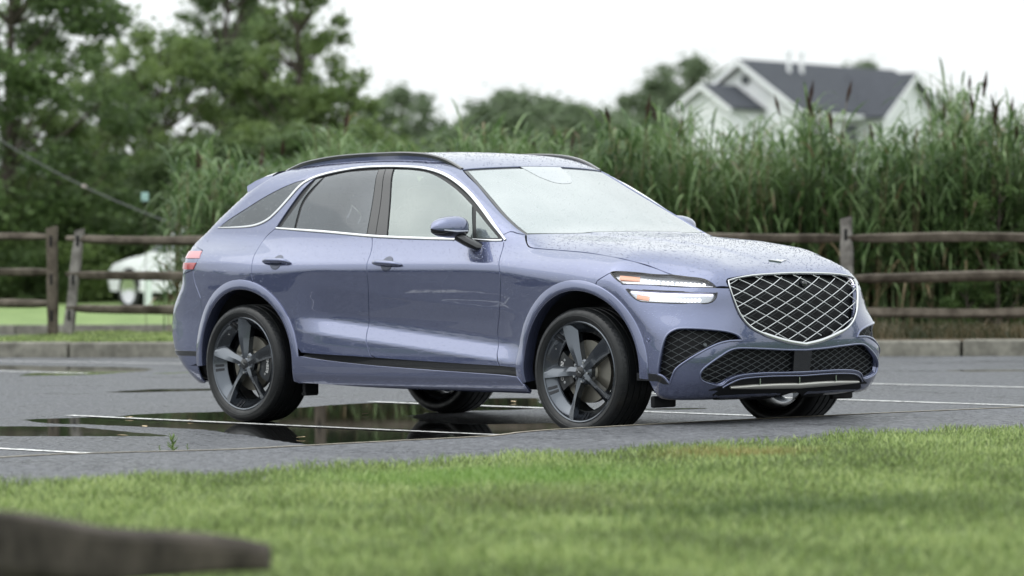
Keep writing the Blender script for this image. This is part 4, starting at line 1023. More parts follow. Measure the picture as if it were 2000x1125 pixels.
# --- materials
def mat_asphalt(name, puddles=False, tint=(.120, .124, .132)):
    m = nmat(name, tint, rough=.5, spec=.6); N, L, b = nodes(m)
    t = N.new('ShaderNodeTexCoord'); n1 = noise(N, L, 75, 4, vec=t.outputs['Object'], rough=.85); n2 = noise(N, L, .9, 5, vec=t.outputs['Object'], rough=.6); n4 = noise(N, L, 16, 8, vec=t.outputs['Object'], rough=.85)
    v = N.new('ShaderNodeTexVoronoi'); v.inputs['Scale'].default_value = 70; L.new(t.outputs['Object'], v.inputs['Vector'])
    c = ramp2(N, L, n1.outputs[0], .36, tuple(x*.35 for x in tint), .66, tuple(x*1.75 for x in tint))
    c2 = N.new('ShaderNodeMixRGB'); c2.blend_type = 'MULTIPLY'; c2.inputs[0].default_value = .6
    r2 = ramp2(N, L, n2.outputs[0], .35, (.62, .62, .62), .65, (1.15, 1.15, 1.15)); L.new(c.outputs[0], c2.inputs[1]); L.new(r2.outputs[0], c2.inputs[2])
    c3 = N.new('ShaderNodeMixRGB'); c3.blend_type = 'MULTIPLY'; c3.inputs[0].default_value = 1; r4 = ramp2(N, L, n4.outputs[0], .38, (.35, .35, .36), .62, (1.5, 1.5, 1.5)); L.new(c2.outputs[0], c3.inputs[1]); L.new(r4.outputs[0], c3.inputs[2]); c2 = c3
    rr = N.new('ShaderNodeMapRange'); rr.inputs['From Min'].default_value = .35; rr.inputs['From Max'].default_value = .65; rr.inputs['To Min'].default_value = .24; rr.inputs['To Max'].default_value = .62
    nm = N.new('ShaderNodeMath'); nm.operation = 'MULTIPLY_ADD'; nm.inputs[1].default_value = .9; L.new(n4.outputs[0], nm.inputs[0]); nm2 = N.new('ShaderNodeMath'); nm2.operation = 'SUBTRACT'; nm2.inputs[1].default_value = .45; L.new(n2.outputs[0], nm2.inputs[0]); L.new(nm2.outputs[0], nm.inputs[2]); L.new(nm.outputs[0], rr.inputs['Value'])
    h0 = N.new('ShaderNodeMath'); h0.operation = 'ADD'; L.new(n1.outputs[0], h0.inputs[0]); L.new(v.outputs['Distance'], h0.inputs[1]); h = N.new('ShaderNodeMath'); h.operation = 'MULTIPLY_ADD'; h.inputs[1].default_value = 2.2; L.new(n4.outputs[0], h.inputs[0]); L.new(h0.outputs[0], h.inputs[2])
    bp = N.new('ShaderNodeBump'); bp.inputs['Strength'].default_value = .9; bp.inputs['Distance'].default_value = .006; L.new(h.outputs[0], bp.inputs['Height'])
    n5 = noise(N, L, 34, 7, vec=t.outputs['Object'], rough=.9); sp = ramp2(N, L, n5.outputs[0], .46, (0, 0, 0), .53, (1, 1, 1))
    df = N.new('ShaderNodeBsdfDiffuse'); L.new(c2.outputs[0], df.inputs['Color']); ms = N.new('ShaderNodeMixShader'); f5 = N.new('ShaderNodeMath'); f5.operation = 'MULTIPLY'; f5.inputs[1].default_value = .88
    L.new(sp.outputs[0], f5.inputs[0]); L.new(f5.outputs[0], ms.inputs[0]); L.new(b.outputs[0], ms.inputs[1]); L.new(df.outputs[0], ms.inputs[2]); mo = [x for x in N if x.type == 'OUTPUT_MATERIAL'][0]; L.new(ms.outputs[0], mo.inputs['Surface'])
    if not puddles:
        L.new(c2.outputs[0], b.inputs['Base Color']); L.new(rr.outputs[0], b.inputs['Roughness']); L.new(bp.outputs[0], b.inputs['Normal']); return m
    at = N.new('ShaderNodeAttribute'); at.attribute_name = 'wet'
    n3 = noise(N, L, 7, 6, vec=t.outputs['Object'], rough=.75)
    a = N.new('ShaderNodeMath'); a.operation = 'MULTIPLY_ADD'; a.inputs[1].default_value = 1.1; L.new(n3.outputs[0], a.inputs[0]); L.new(at.outputs['Fac'], a.inputs[2])
    k = N.new('ShaderNodeMapRange'); k.inputs['From Min'].default_value = 1.02; k.inputs['From Max'].default_value = 1.10; L.new(a.outputs[0], k.inputs['Value'])
    mxr = N.new('ShaderNodeMix'); mxr.data_type = 'FLOAT'; L.new(k.outputs[0], mxr.inputs['Factor']); L.new(rr.outputs[0], mxr.inputs['A']); mxr.inputs['B'].default_value = .035
    mc = N.new('ShaderNodeMixRGB'); L.new(k.outputs[0], mc.inputs[0]); L.new(c2.outputs[0], mc.inputs[1]); mc.inputs[2].default_value = (.014, .014, .014, 1)
    inv = N.new('ShaderNodeMath'); inv.operation = 'MULTIPLY_ADD'; inv.inputs[1].default_value = -.9; inv.inputs[2].default_value = .9; L.new(k.outputs[0], inv.inputs[0]); L.new(inv.outputs[0], bp.inputs['Strength'])
    f6 = N.new('ShaderNodeMath'); f6.operation = 'MULTIPLY'; f7 = N.new('ShaderNodeMath'); f7.operation = 'SUBTRACT'; f7.inputs[0].default_value = 1; L.new(k.outputs[0], f7.inputs[1]); L.new(f5.outputs[0], f6.inputs[0]); L.new(f7.outputs[0], f6.inputs[1]); L.new(f6.outputs[0], ms.inputs[0])
    L.new(mc.outputs[0], b.inputs['Base Color']); L.new(mxr.outputs['Result'], b.inputs['Roughness']); L.new(bp.outputs[0], b.inputs['Normal'])
    return m
def mat_noise(name, c0, c1, scale, rough=.9, bump=0, spec=.3, p=(.35, .65), detail=5, metal=0, coord='Object', rnd=False):
    m = nmat(name, c0, rough=rough, spec=spec, metal=metal); N, L, b = nodes(m); t = N.new('ShaderNodeTexCoord')
    n = noise(N, L, scale, detail, vec=t.outputs[coord], rough=.65); r = ramp2(N, L, n.outputs[0], p[0], c0, p[1], c1); L.new(r.outputs[0], b.inputs['Base Color'])
    if bump:
        bp = N.new('ShaderNodeBump'); bp.inputs['Strength'].default_value = .7; bp.inputs['Distance'].default_value = bump; L.new(n.outputs[0], bp.inputs['Height']); L.new(bp.outputs[0], b.inputs['Normal'])
    return m
def mat_leaf(name, cols, scale=.6, trans=.4, rough=.45, patch=None, isl=.35):
    """leaf colour drifts through clumps; light passes through"""
    m = bpy.data.materials.new(name); m.use_nodes = True; N = m.node_tree.nodes; L = m.node_tree.links; N.clear()
    o = N.new('ShaderNodeOutputMaterial'); b = N.new('ShaderNodeBsdfPrincipled'); tr = N.new('ShaderNodeBsdfTranslucent'); mx = N.new('ShaderNodeMixShader'); mx.inputs[0].default_value = trans
    b.inputs['Roughness'].default_value = rough; b.inputs['Specular IOR Level'].default_value = .35
    g = N.new('ShaderNodeNewGeometry'); t = N.new('ShaderNodeTexCoord'); n = noise(N, L, scale, 4, vec=t.outputs['Object'])
    mm = N.new('ShaderNodeMath'); mm.operation = 'MULTIPLY_ADD'; mm.inputs[1].default_value = isl; L.new(g.outputs['Random Per Island'], mm.inputs[0])
    sb = N.new('ShaderNodeMath'); sb.operation = 'SUBTRACT'; sb.inputs[1].default_value = isl/2; L.new(n.outputs[0], sb.inputs[0]); L.new(sb.outputs[0], mm.inputs[2])
    r = N.new('ShaderNodeValToRGB'); e = r.color_ramp.elements
    ps = np.linspace(.28, .72, len(cols)); e[0].position = ps[0]; e[0].color = (*cols[0], 1); e[1].position = ps[-1]; e[1].color = (*cols[-1], 1)
    for p, c in list(zip(ps, cols))[1:-1]: x = e.new(p); x.color = (*c, 1)
    L.new(mm.outputs[0], r.inputs[0]); src = r.outputs[0]
    if patch:
        for (cen, rad, col, amt) in patch:
            sx = N.new('ShaderNodeVectorMath'); sx.operation = 'DISTANCE'; sx.inputs[1].default_value = cen; L.new(g.outputs['Position'], sx.inputs[0])
            q = N.new('ShaderNodeMapRange'); q.inputs['From Min'].default_value = rad; q.inputs['From Max'].default_value = rad*.3; q.inputs['To Min'].default_value = 0; q.inputs['To Max'].default_value = amt; L.new(sx.outputs['Value'], q.inputs['Value'])
            mc = N.new('ShaderNodeMixRGB'); L.new(q.outputs[0], mc.inputs[0]); L.new(src, mc.inputs[1]); mc.inputs[2].default_value = (*col, 1); src = mc.outputs[0]
    L.new(src, b.inputs['Base Color']); L.new(src, tr.inputs['Color']); L.new(b.outputs[0], mx.inputs[1]); L.new(tr.outputs[0], mx.inputs[2]); L.new(mx.outputs[0], o.inputs[0]); return m
m_lot = mat_asphalt('wet_asphalt'); m_lotp = mat_asphalt('wet_asphalt_with_puddles', True); m_path = mat_asphalt('damp_asphalt_path', tint=(.125, .129, .138))
m_line = mat_noise('worn_white_paint', (.12, .12, .12), (.74, .74, .72), 22, rough=.45, spec=.5, p=(.40, .50), detail=8)
m_kerbm = mat_noise('kerb_concrete', (.13, .125, .105), (.27, .26, .22), 6, rough=.75, bump=.004)
m_soil = mat_noise('litter_soil', (.035, .028, .020), (.13, .10, .060), 14, rough=.95, bump=.02)
m_turf = mat_noise('lawn_soil', (.045, .075, .022), (.085, .14, .04), 9, rough=.95, bump=.02)
m_wood = mat_noise('weathered_rail_wood', (.048, .038, .028), (.155, .132, .105), 5, rough=.85, bump=.006)
m_wood2 = mat_noise('silvered_post_wood', (.10, .093, .084), (.27, .255, .235), 7, rough=.85, bump=.006)
m_bark = mat_noise('bark', (.045, .037, .03), (.12, .10, .085), 5, rough=.9, bump=.02)
# --- ground sheets
def sheet(name, pts, z, mat):
    V = [(p[0], p[1], z) for p in pts]; o = mesh_obj(name, V, [tuple(range(len(V)))], mat, smooth=False); o['kind'] = 'structure'; return o
def ringsheet(name, P0, P1, z, mat):
    V = [(p[0], p[1], z) for p in P0]+[(p[0], p[1], z) for p in P1]; n = len(P0)
    o = mesh_obj(name, V, [(i, i+1, n+i+1, n+i) for i in range(n-1)], mat, smooth=False); o['kind'] = 'structure'; return o
sheet('ground', [(-1500, -1500), (1500, -1500), (1500, 1500), (-1500, 1500)], -.05, m_turf)
kA = np.array([-14.1, 7.1]); kB = np.array([-6.2, 12.2]); kd = (kB-kA)/np.linalg.norm(kB-kA); kn = np.array([-kd[1], kd[0]])    # kn points away from the camera
K_ = lambda a, b: kA+kd*a+kn*b
lot = [(2.2, -60), K_(-60, 0)*[1, 1], K_(34, 0), (2.2, 32)]
sheet('parking_lot', [(2.2, -70), (-45, -70), K_(-60, 0.02), K_(30, .02), (2.2, 28)], -.006, m_lot)
# fine sheet carrying the puddles
def lot_grid():
    xs = np.arange(-14.5, 2.12, .06); ys = np.arange(-6.5, 13.6, .06); X, Y = np.meshgrid(xs, ys, indexing='ij'); P = np.stack([X.ravel(), Y.ravel()], 1)
    wet = np.zeros(len(P))
    polys = [[(-80,832),(140,833),(200,838),(270,845),(330,849),(335,852),(0,852),(-80,852)],
        [(40,820),(110,817),(222,813.5),(294,807.5),(435,804),(500,801),(575,797),(650,791),(740,785.6),(806,784.5),(880,781),(962,777.5),(1060,777),(1060,798),(980,801),(905,803),(840,806),(800,812),(830,824),(900,829),(1000,828),(1080,826),(1130,832),(1130,844),(1000,851),(880,858),(700,866),(600,869),(550,862),(500,853),(435,843.5),(390,838),(300,834),(210,830.5),(90,827)],
        [(-40,713),(0,713),(150,715.5),(255,717),(300,720.5),(288,725),(180,732),(36,734.5),(60,729),(120,726),(0,722),(-40,722)], [(288,729.5),(350,727),(405,724.5),(405,726.5),(330,730)],
        [(200,766),(300,759.8),(450,758.5),(470,761),(411,763),(240,767)], [(1240,799.5),(1300,797.2),(1380,796.5),(1380,798.5),(1300,800.5)], [(1830,724),(1900,722),(2010,722),(2010,725),(1900,726)]]
    for q in polys:
        G = np.array([ground(u, v)[:2] for u, v in q]); wet = np.maximum(wet, inpoly(P, G).astype(float))
    W = wet.reshape(X.shape)
    for _ in range(2):
        Wp = np.pad(W, 1, mode='edge'); W = (Wp[:-2, 1:-1]+Wp[2:, 1:-1]+Wp[1:-1, :-2]+Wp[1:-1, 2:]+2*Wp[1:-1, 1:-1])/6
    # wet sheen round the car
    nx, ny = X.shape
    keep = (K_d(P) > .02)
    idx = -np.ones(len(P), int); Fq = []
    I = np.arange(nx*ny).reshape(nx, ny); a = I[:-1, :-1].ravel(); b = I[1:, :-1].ravel(); c = I[1:, 1:].ravel(); d = I[:-1, 1:].ravel()
    F = np.stack([a, b, c, d], 1); F = F[keep[F].all(1)]
    V = np.stack([P[:, 0], P[:, 1], np.zeros(len(P))], 1); used = np.unique(F); mp = -np.ones(len(V), int); mp[used] = np.arange(len(used))
    o = mesh_obj('parking_lot', V[used], mp[F], m_lotp, smooth=False); o['kind'] = 'structure'
    at = o.data.attributes.new('wet', 'FLOAT', 'POINT'); at.data.foreach_set('value', W.ravel()[used].astype(np.float32))
def K_d(P): return -((P-kA)@kn)
lot_grid()
# painted bay lines
def line(p, q, wdt=.085):
    p, q = np.array(p, float), np.array(q, float); d = (q-p)/np.linalg.norm(q-p); n = np.array([-d[1], d[0]])*wdt/2
    k = 24; V = []
    for i in range(k+1):
        c = p+(q-p)*i/k; j = 1+.10*rng.standard_normal(); V += [(*(c+n*j), .004), (*(c-n*j), .004)]
    o = mesh_obj('bay_line', V, [(2*i, 2*i+1, 2*i+3, 2*i+2) for i in range(k)], m_line, smooth=False); o['kind'] = 'structure'
g2 = lambda u, v: ground(u, v)[:2]
line(g2(135, 812), (1.96, -1.16)); line((-3.2, -3.72), (1.9, -3.80)); line((-3.1, 1.62), (1.9, 1.50)); line((-3.1, 3.80), (1.9, 3.60)); line((-3.1, 6.05), (1.9, 6.25)); line((-3.1, -6.3), (1.9, -6.35))
line(g2(-120, 704), g2(420, 712)); line(g2(-120, 722), g2(170, 730)); line(g2(1490, 742), g2(1640, 745), .08)
# --- path with its pale yellowish edge
edge = [(1.9, -60), (1.9, -9)]+[tuple(ground(u, v, .07)[:2]) for u, v in ((100,889),(200,886),(330,882.5),(450,879.5),(700,866),(860,858),(960,853),(1010,846),(1060,841.5),(1250,831),(1500,818),(1750,806.5),(2000,796))]+[(2.1, 9), (2.1, 60)]
edge = np.array(edge); yy = np.concatenate([[-60, -12], np.arange(-9, 9, .12), [60]]); oo = np.argsort(edge[:, 1]); ec = np.stack([np.interp(yy, edge[oo, 1], edge[oo, 0]), yy], 1)
ec[1:-1, 0] += .004*rng.standard_normal(len(ec)-2)
ginner = np.array([(4.1, y) for y in ec[:, 1]])
ringsheet('footpath', ec+[.022, 0], ginner+[.8, 0], .072, m_path)
def vertical(name, P, z0, z1, mat):
    V = [(p[0], p[1], z0) for p in P]+[(p[0], p[1], z1) for p in P]; n = len(P)
    o = mesh_obj(name, V, [(i, i+1, n+i+1, n+i) for i in range(n-1)], mat, smooth=False); o['kind'] = 'structure'
m_edge = mat_noise('pale_yellow_edge', (.26, .23, .18), (.46, .42, .34), 20, rough=.7)
ringsheet('path_edge', ec-[.012, 0], ec+[.024, 0], .076, m_edge); vertical('path_kerb', ec-[.012, 0], -.01, .076, m_edge)
# --- lawn in front
def lawn_h(x, y): return .085+.05*sst(4.2, 7.0, x)+.012*np.sin(1.3*x+.7*y)*np.sin(.9*y+1)
lx = np.concatenate([np.arange(4.02, 18, .35), [20, 30, 60, 200]]); ly = np.concatenate([[-200, -60, -40], np.arange(-26, 12, .5), [20, 60, 200]])
LX, LY = np.meshgrid(lx, ly, indexing='ij'); lw = np.stack([LX.ravel(), LY.ravel(), lawn_h(LX.ravel(), LY.ravel())], 1)
lw[:len(ly), 2] = .06; I = np.arange(len(lx)*len(ly)).reshape(len(lx), len(ly))
o = mesh_obj('lawn', lw, np.stack([I[:-1, :-1].ravel(), I[1:, :-1].ravel(), I[1:, 1:].ravel(), I[:-1, 1:].ravel()], 1), m_turf); o['kind'] = 'structure'
def blades(n, pts, h, wd, lean, zfn):
    """tapered bent blades"""
    a = rng.uniform(0, 2*np.pi, n); hh = h*rng.uniform(.40, 1.30, n)*(.90+.24*np.sin(pts[:, 0]*4.7+np.sin(pts[:, 1]*3.1)*1.5)*np.sin(pts[:, 1]*5.3+pts[:, 0])); ww = wd*rng.uniform(.6, 1.3, n); le = lean*rng.uniform(0, 1, n)*hh; la = rng.uniform(0, 2*np.pi, n)
    z = zfn(pts[:, 0], pts[:, 1]); b = np.stack([pts[:, 0], pts[:, 1], z], 1); s = np.stack([np.cos(a)*ww/2, np.sin(a)*ww/2, 0*a], 1)
    m = b+np.stack([np.cos(la)*le*.3, np.sin(la)*le*.3, hh*.6], 1); t = b+np.stack([np.cos(la)*le, np.sin(la)*le, hh], 1)
    return np.concatenate([np.stack([b-s, b+s, m+s*.8, m-s*.8], 1), np.stack([m-s*.8, m+s*.8, t+s*.12, t-s*.12], 1)])
nb = 235000
pd = rng.uniform(8.5, 21.5, nb*2); pl = rng.uniform(-1, 1, nb*2)*(.25*pd+.8)
GP = (CP[:2]+pd[:, None]*FH[:2]+pl[:, None]*RH[:2]); xe = 4.02+.10*np.sin(GP[:, 1]*2.1)+.07*np.sin(GP[:, 1]*5.3+1)
clump = np.sin(GP[:, 0]*3.1+np.sin(GP[:, 1]*2.3))*np.sin(GP[:, 1]*3.7+1.7*np.sin(GP[:, 0]*1.9))
GP = GP[(GP[:, 0] > xe) & (rng.uniform(0, 1, len(GP)) < .75+.25*clump)][:nb]
gA, gB, gC, gD = [tuple(ground(u, v, .14)) for u, v in ((980, 925), (1440, 878), (1580, 1000), (1050, 985))]
m_grass = mat_leaf('grass_blades', [(.12, .155, .06), (.19, .265, .088), (.285, .385, .125), (.42, .50, .20)], scale=1.6, trans=.3, isl=.6, patch=[(gA, 1.0, (.20, .36, .075), .6), (gB, .5, (.34, .27, .10), .7), (gC, .8, (.07, .12, .04), .6), (gD, .6, (.16, .17, .08), .45)])
bl_ = blades(len(GP), GP, .050, .0062, .9, lawn_h)
o = quads_obj('grass', bl_, m_grass); tag(o, 'short green lawn blades beside the path', 'grass', kind='stuff')
# --- far kerb: separate stones with joints
def fbox(mb, a0, a1, b0, b1, z0, z1, m=0):
    P = [K_(a0, b0), K_(a1, b0), K_(a1, b1), K_(a0, b1)]; mb.prism([(p[0], p[1], z0) for p in P], (0, 0, z1-z0), m)
def kpos(u, b=0.0):
    """position along the kerb line seen at column u"""
    d = ray(u, 600)[:2]; A = np.column_stack([d, -kd]); t = np.linalg.solve(A, K_(0, b)-CP[:2]); return t[1]
L0 = kpos(132); L1 = kpos(1877)
stones = [x for x in np.arange(L0-3.05*5, L1+9, 3.05)]
off_ = (L1-L0) % 3.05
mb = MB()
for i, a in enumerate(stones):
    aa = a if a < L0+6 else a+off_-3.05*(off_ > 1.5)
    fbox(mb, aa+.012, aa+3.038, .0, .17, -.02, .150+.004*rng.standard_normal())
ko = mb.build('kerb', m_kerbm, bevel=.02, smooth=False); ko['kind'] = 'structure'
# verge behind the kerb, back road, second kerb, back lawn
Q = lambda a0, a1, b0, b1: [K_(a0, b0), K_(a1, b0), K_(a1, b1), K_(a0, b1)]
aC = kpos(420)
sheet('verge', Q(-30, aC, .1, 3.3), .135, m_turf); sheet('verge', Q(aC, 40, .1, 9.5), .135, m_soil)
sheet('back_road', Q(-40, aC, 3.3, 10.5), -.02, m_lot)
mb = MB(); 
for a in np.arange(-40, aC, 3.0): fbox(mb, a+.01, a+2.99, 10.5, 10.7, -.03, .10)
k2 = mb.build('kerb', m_kerbm, smooth=False); k2['kind'] = 'structure'
sheet('back_lawn', Q(-60, 60, 10.65, 40), .07, mat_noise('back_lawn_grass', (.12, .19, .06), (.24, .32, .12), 2.2, rough=.95, bump=.02))
def strip_blades(name, a0, a1, b0, b1, n, h, wd, mat, label, z=.135):
    A = rng.uniform(a0, a1, n); B = rng.uniform(b0, b1, n); P = kA+A[:, None]*kd+B[:, None]*kn
    o = quads_obj(name, blades(n, P, h, wd, 1.1, lambda x, y: 0*x+z), mat); tag(o, label, 'grass', kind='stuff'); return o
strip_blades('verge_grass', kpos(-60), aC, .18, 3.2, 26000, .055, .012, m_grass, 'mown grass strip between the far kerb and back road')
m_dry = mat_leaf('dry_grass', [(.03, .045, .016), (.085, .075, .04), (.20, .155, .09)], scale=2.0, trans=.2)
strip_blades('dry_grass', kpos(360), kpos(2150), .9, 3.2, 14000, .13, .010, m_dry, 'dry grass and litter at the foot of the right fence')
# --- split rail fences
def post(a, b, h, wdt, lean=(0, 0), mat=None, label='', mort=(.25, .62, 1.02), group=None):
    c = K_(a, b); mb = MB(); n = 10; V = []
    w2, d2 = wdt/2, wdt*.36
    for i in range(n+1):
        t = i/n; ce = np.array([c[0]+lean[0]*t*h*kd[0]+lean[1]*t*h*kn[0], c[1]+lean[0]*t*h*kd[1]+lean[1]*t*h*kn[1], .10+t*(h+.05)])
        jit = 1+.05*rng.standard_normal()
        for sx, sy in ((-1, -.8), (-.7, -1), (.75, -1), (1, -.6), (1, .7), (.6, 1), (-.8, 1), (-1, .6)):
            q = ce+np.array([*(kd*sx*w2*jit), 0])+np.array([*(kn*sy*d2*jit), 0]); q[2] += (.012*sx if i == n else 0); V.append(q)
    F = [(i*8+j, i*8+(j+1) % 8, (i+1)*8+(j+1) % 8, (i+1)*8+j) for i in range(n) for j in range(8)]+[tuple(range(n*8, n*8+8)), tuple(range(8))[::-1]]
    mb.add(V, F); return mb, c
fb = 1.75
fence_l = empty('split_rail_fence', (*K_(kpos(100, fb), fb), .135)); tag(fence_l, 'weathered three-rail split rail fence section left of the car, cut by the frame', 'fence')
fence_m = empty('split_rail_fence', (*K_(kpos(140, fb), fb), .135)); tag(fence_m, 'dark three-rail split rail fence running behind the car, with a leaning end post', 'fence')
def put(o, root): o.parent = root; o.matrix_parent_inverse = root.matrix_world.inverted(); return o
bpy.context.view_layer.update()
def addpost(root, a, h, wdt, lean, mat, label=None):
    mb, c = post(a, fb, h, wdt, lean); o = mb.build('post', mat, smooth=False)
    root_inv(o, root)
    for z in (.26, .63, 1.02):
        s = MB(); cc = np.array([*(K_(a, fb)-kn*(wdt*.36+.002)), .135+z-.02]); cc[:2] += kd*lean[0]*z
        s.box((-.014, -.002, -.055), (.014, .004, .055), fr=(cc, np.array([*kd, 0]), np.array([*kn, 0]), np.array([0, 0, 1.]))); q = s.build('mortise', M['black'], smooth=False); q.parent = o
    if label: o['label'] = label
    return o
def root_inv(o, root):
    o.parent = root; o.matrix_parent_inverse = Matrix.Translation(-Vector(root.location))
def addrail(root, a0, a1, z0, z1, th, sag=.0, mat=None):
    n = 12; V = []; k = 8; ph = rng.uniform(0, 6)
    for i in range(n+1):
        t = i/n; p = K_(a0+(a1-a0)*t, fb+.01*math.sin(ph+5*t)); z = z0+(z1-z0)*t-sag*math.sin(math.pi*t)+.008*math.sin(ph+7*t); f = (.62 if i in (0, n) else 1)*(1+.07*math.sin(ph+9*t)+.03*rng.standard_normal())
        for j in range(k):
            an = 2*math.pi*j/k+.3; rr = th/2*(1+.18*math.cos(3*an+ph)); V.append((*(p+kn*math.cos(an)*rr*.75), z+math.sin(an)*rr*f))
    F = [(i*k+j, i*k+(j+1) % k, (i+1)*k+(j+1) % k, (i+1)*k+j) for i in range(n) for j in range(k)]+[tuple(range(k))[::-1], tuple(range(n*k, n*k+k))]
    o = mesh_obj('rail', V, F, mat or m_wood, smooth=False); root_inv(o, root); return o
a100, a140, a1655 = kpos(103, fb), kpos(131, fb), kpos(1656, fb)
sp_ = (a1655-a140)/3
zf = lambda u, v: CP[2]+(ray(u, v)[2])*(np.linalg.norm((K_(kpos(u, fb), fb)-CP[:2]))/np.linalg.norm(ray(u, v)[:2]))
addpost(fence_l, a100, 1.13, .105, (0, 0), m_wood)
addpost(fence_l, a100-sp_, 1.13, .105, (0, 0), m_wood); addpost(fence_l, a100-2*sp_, 1.13, .105, (0, 0), m_wood)
for v0, v1 in ((462, 463), (530, 529), (596, 592)):
    addrail(fence_l, a100-sp_, a100, zf(100, v0)+.01, zf(100, v1), .085); addrail(fence_l, a100-2*sp_, a100-sp_, zf(100, v0), zf(100, v0)+.01, .085)
addpost(fence_m, a140, 1.10, .100, (.13, 0), m_wood2, 'silver grey end post leaning right')
addpost(fence_m, a140+sp_, 1.12, .105, (0, 0), m_wood); addpost(fence_m, a140+2*sp_, 1.12, .105, (0, 0), m_wood)
addpost(fence_m, a1655, 1.15, .115, (-.01, 0), m_wood2, 'silver grey post right of the car'); addpost(fence_m, a1655+sp_, 1.12, .105, (0, 0), m_wood); addpost(fence_m, a1655+2*sp_, 1.12, .105, (0, 0), m_wood)
for (u0, v0), (u1, v1) in (((145, 466), (640, 474)), ((140, 534), (640, 548)), ((140, 600), (640, 614))): addrail(fence_m, a140, a140+sp_, zf(u0, v0), zf(u1, v1), .088, mat=m_wood)
for k in (1, 2):
    for v in (463, 541, 611): addrail(fence_m, a140+k*sp_, a140+(k+1)*sp_, zf(1655, v)+.01, zf(1655, v), .088)
for va, vb in ((463, 465), (542, 538), (613, 610)): addrail(fence_m, a1655, a1655+sp_, zf(1655, va), zf(2000, vb), .095); addrail(fence_m, a1655+sp_, a1655+2*sp_, zf(2000, vb), zf(2000, vb), .095)
# --- reeds
m_reed = mat_leaf('reed_leaves', [(.045, .09, .028), (.09, .16, .052), (.155, .24, .09), (.25, .34, .16)], scale=1.2, trans=.35)
m_reeddry = mat_leaf('dry_reed', [(.16, .12, .07), (.30, .24, .14)], scale=3, trans=.2)
m_plume = mat_leaf('reed_plume', [(.045, .026, .022), (.11, .07, .05)], scale=3, trans=.15)
TOPV = [(-400, 440), (200, 430), (250, 405), (300, 352), (400, 308), (500, 292), (600, 292), (700, 282), (850, 272), (1000, 266), (1100, 262), (1190, 255), (1300, 240), (1500, 240), (1700, 246), (1850, 208), (2000, 198), (2600, 195)]
def reeds(n, lo, hi, dmin, dmax, name, label):
    out = []; mi = []
    d = dmin+(dmax-dmin)*rng.uniform(0, 1, n)**1.3
    for i in range(n):
        u = rng.uniform(lo, hi); D = d[i]; z0 = .12; tv = np.interp(u, [a for a, b in TOPV], [b for a, b in TOPV]); H = max(.7, zat(tv, D)-z0)*rng.uniform(.62, 1.0)*(1+.07*math.sin(u*.021)+.06*math.sin(u*.047+2))
        if rng.uniform() < .1: H *= .6
        base = fr(D, ul(u, D), z0); az = rng.uniform(0, 2*np.pi); ln_ = H*rng.uniform(.0, .16); la = rng.uniform(0, 2*np.pi)
        top = base+[math.cos(la)*ln_, math.sin(la)*ln_, H]
        s = np.array([RH[0], RH[1], 0])*.006
        out.append([base-s, base+s, top+s*.5, top-s*.5]); mi.append(0 if rng.uniform() < .75 else 1)
        nl = int(rng.integers(8, 13))
        for j in range(nl):
            t = .22+.78*(j+rng.uniform(0, .8))/nl; p0 = base*(1-t)+top*t; az += 2.4+rng.uniform(-.6, .6); Ln = rng.uniform(.32, .62)*(1.15-.45*abs(t-.6)); wd = rng.uniform(.012, .023)
            up = rng.uniform(.65, 1.25); dr = rng.uniform(.5, 1.7); dh = np.array([math.cos(az), math.sin(az), 0]); sd = np.array([-math.sin(az), math.cos(az), 0]); dry = 1 if (t < .35 and rng.uniform() < .45) or rng.uniform() < .03 else 0
            prev = None
            for k in range(5):
                q = k/4; c = p0+dh*Ln*q*(.75+.15*q)+np.array([0, 0, Ln*(up*q-dr*q*q*.8)]); w_ = wd*(.55+1.2*q-1.72*q*q); pr = (c-sd*w_, c+sd*w_)
                if prev is not None: out.append([prev[0], prev[1], pr[1], pr[0]]); mi.append(dry)
                prev = pr
        if rng.uniform() < .028 and D < 44.5:
            c = top; dirp = np.array([math.cos(la)*.25, math.sin(la)*.25, 1]); hp = rng.uniform(.16, .30)
            for a in (0, 1.05, 2.1):
                s = np.array([math.cos(a), math.sin(a), 0])*rng.uniform(.016, .028)
                out.append([c-s*.4, c+s*.4, c+dirp*hp*.5+s, c+dirp*hp*.5-s]); mi.append(2); out.append([c+dirp*hp*.5-s, c+dirp*hp*.5+s, c+dirp*hp+s*.1, c+dirp*hp-s*.1]); mi.append(2)
    o = quads_obj(name, np.array(out), [m_reed, m_reeddry, m_plume], matidx=mi); tag(o, label, 'reeds', kind='stuff'); return o
reeds(3300, 1080, 2700, 41.3, 45.5, 'reed_bed', 'tall green reeds with brown plumes behind the right fence')
reeds(9, 310, 365, 42, 44.5, 'reed_bed', 'sparse arching reeds at the left end of the reed bed')
reeds(1600, 368, 1120, 41.6, 45.5, 'reed_bed', 'tall grey-green reeds behind the car and left fence')
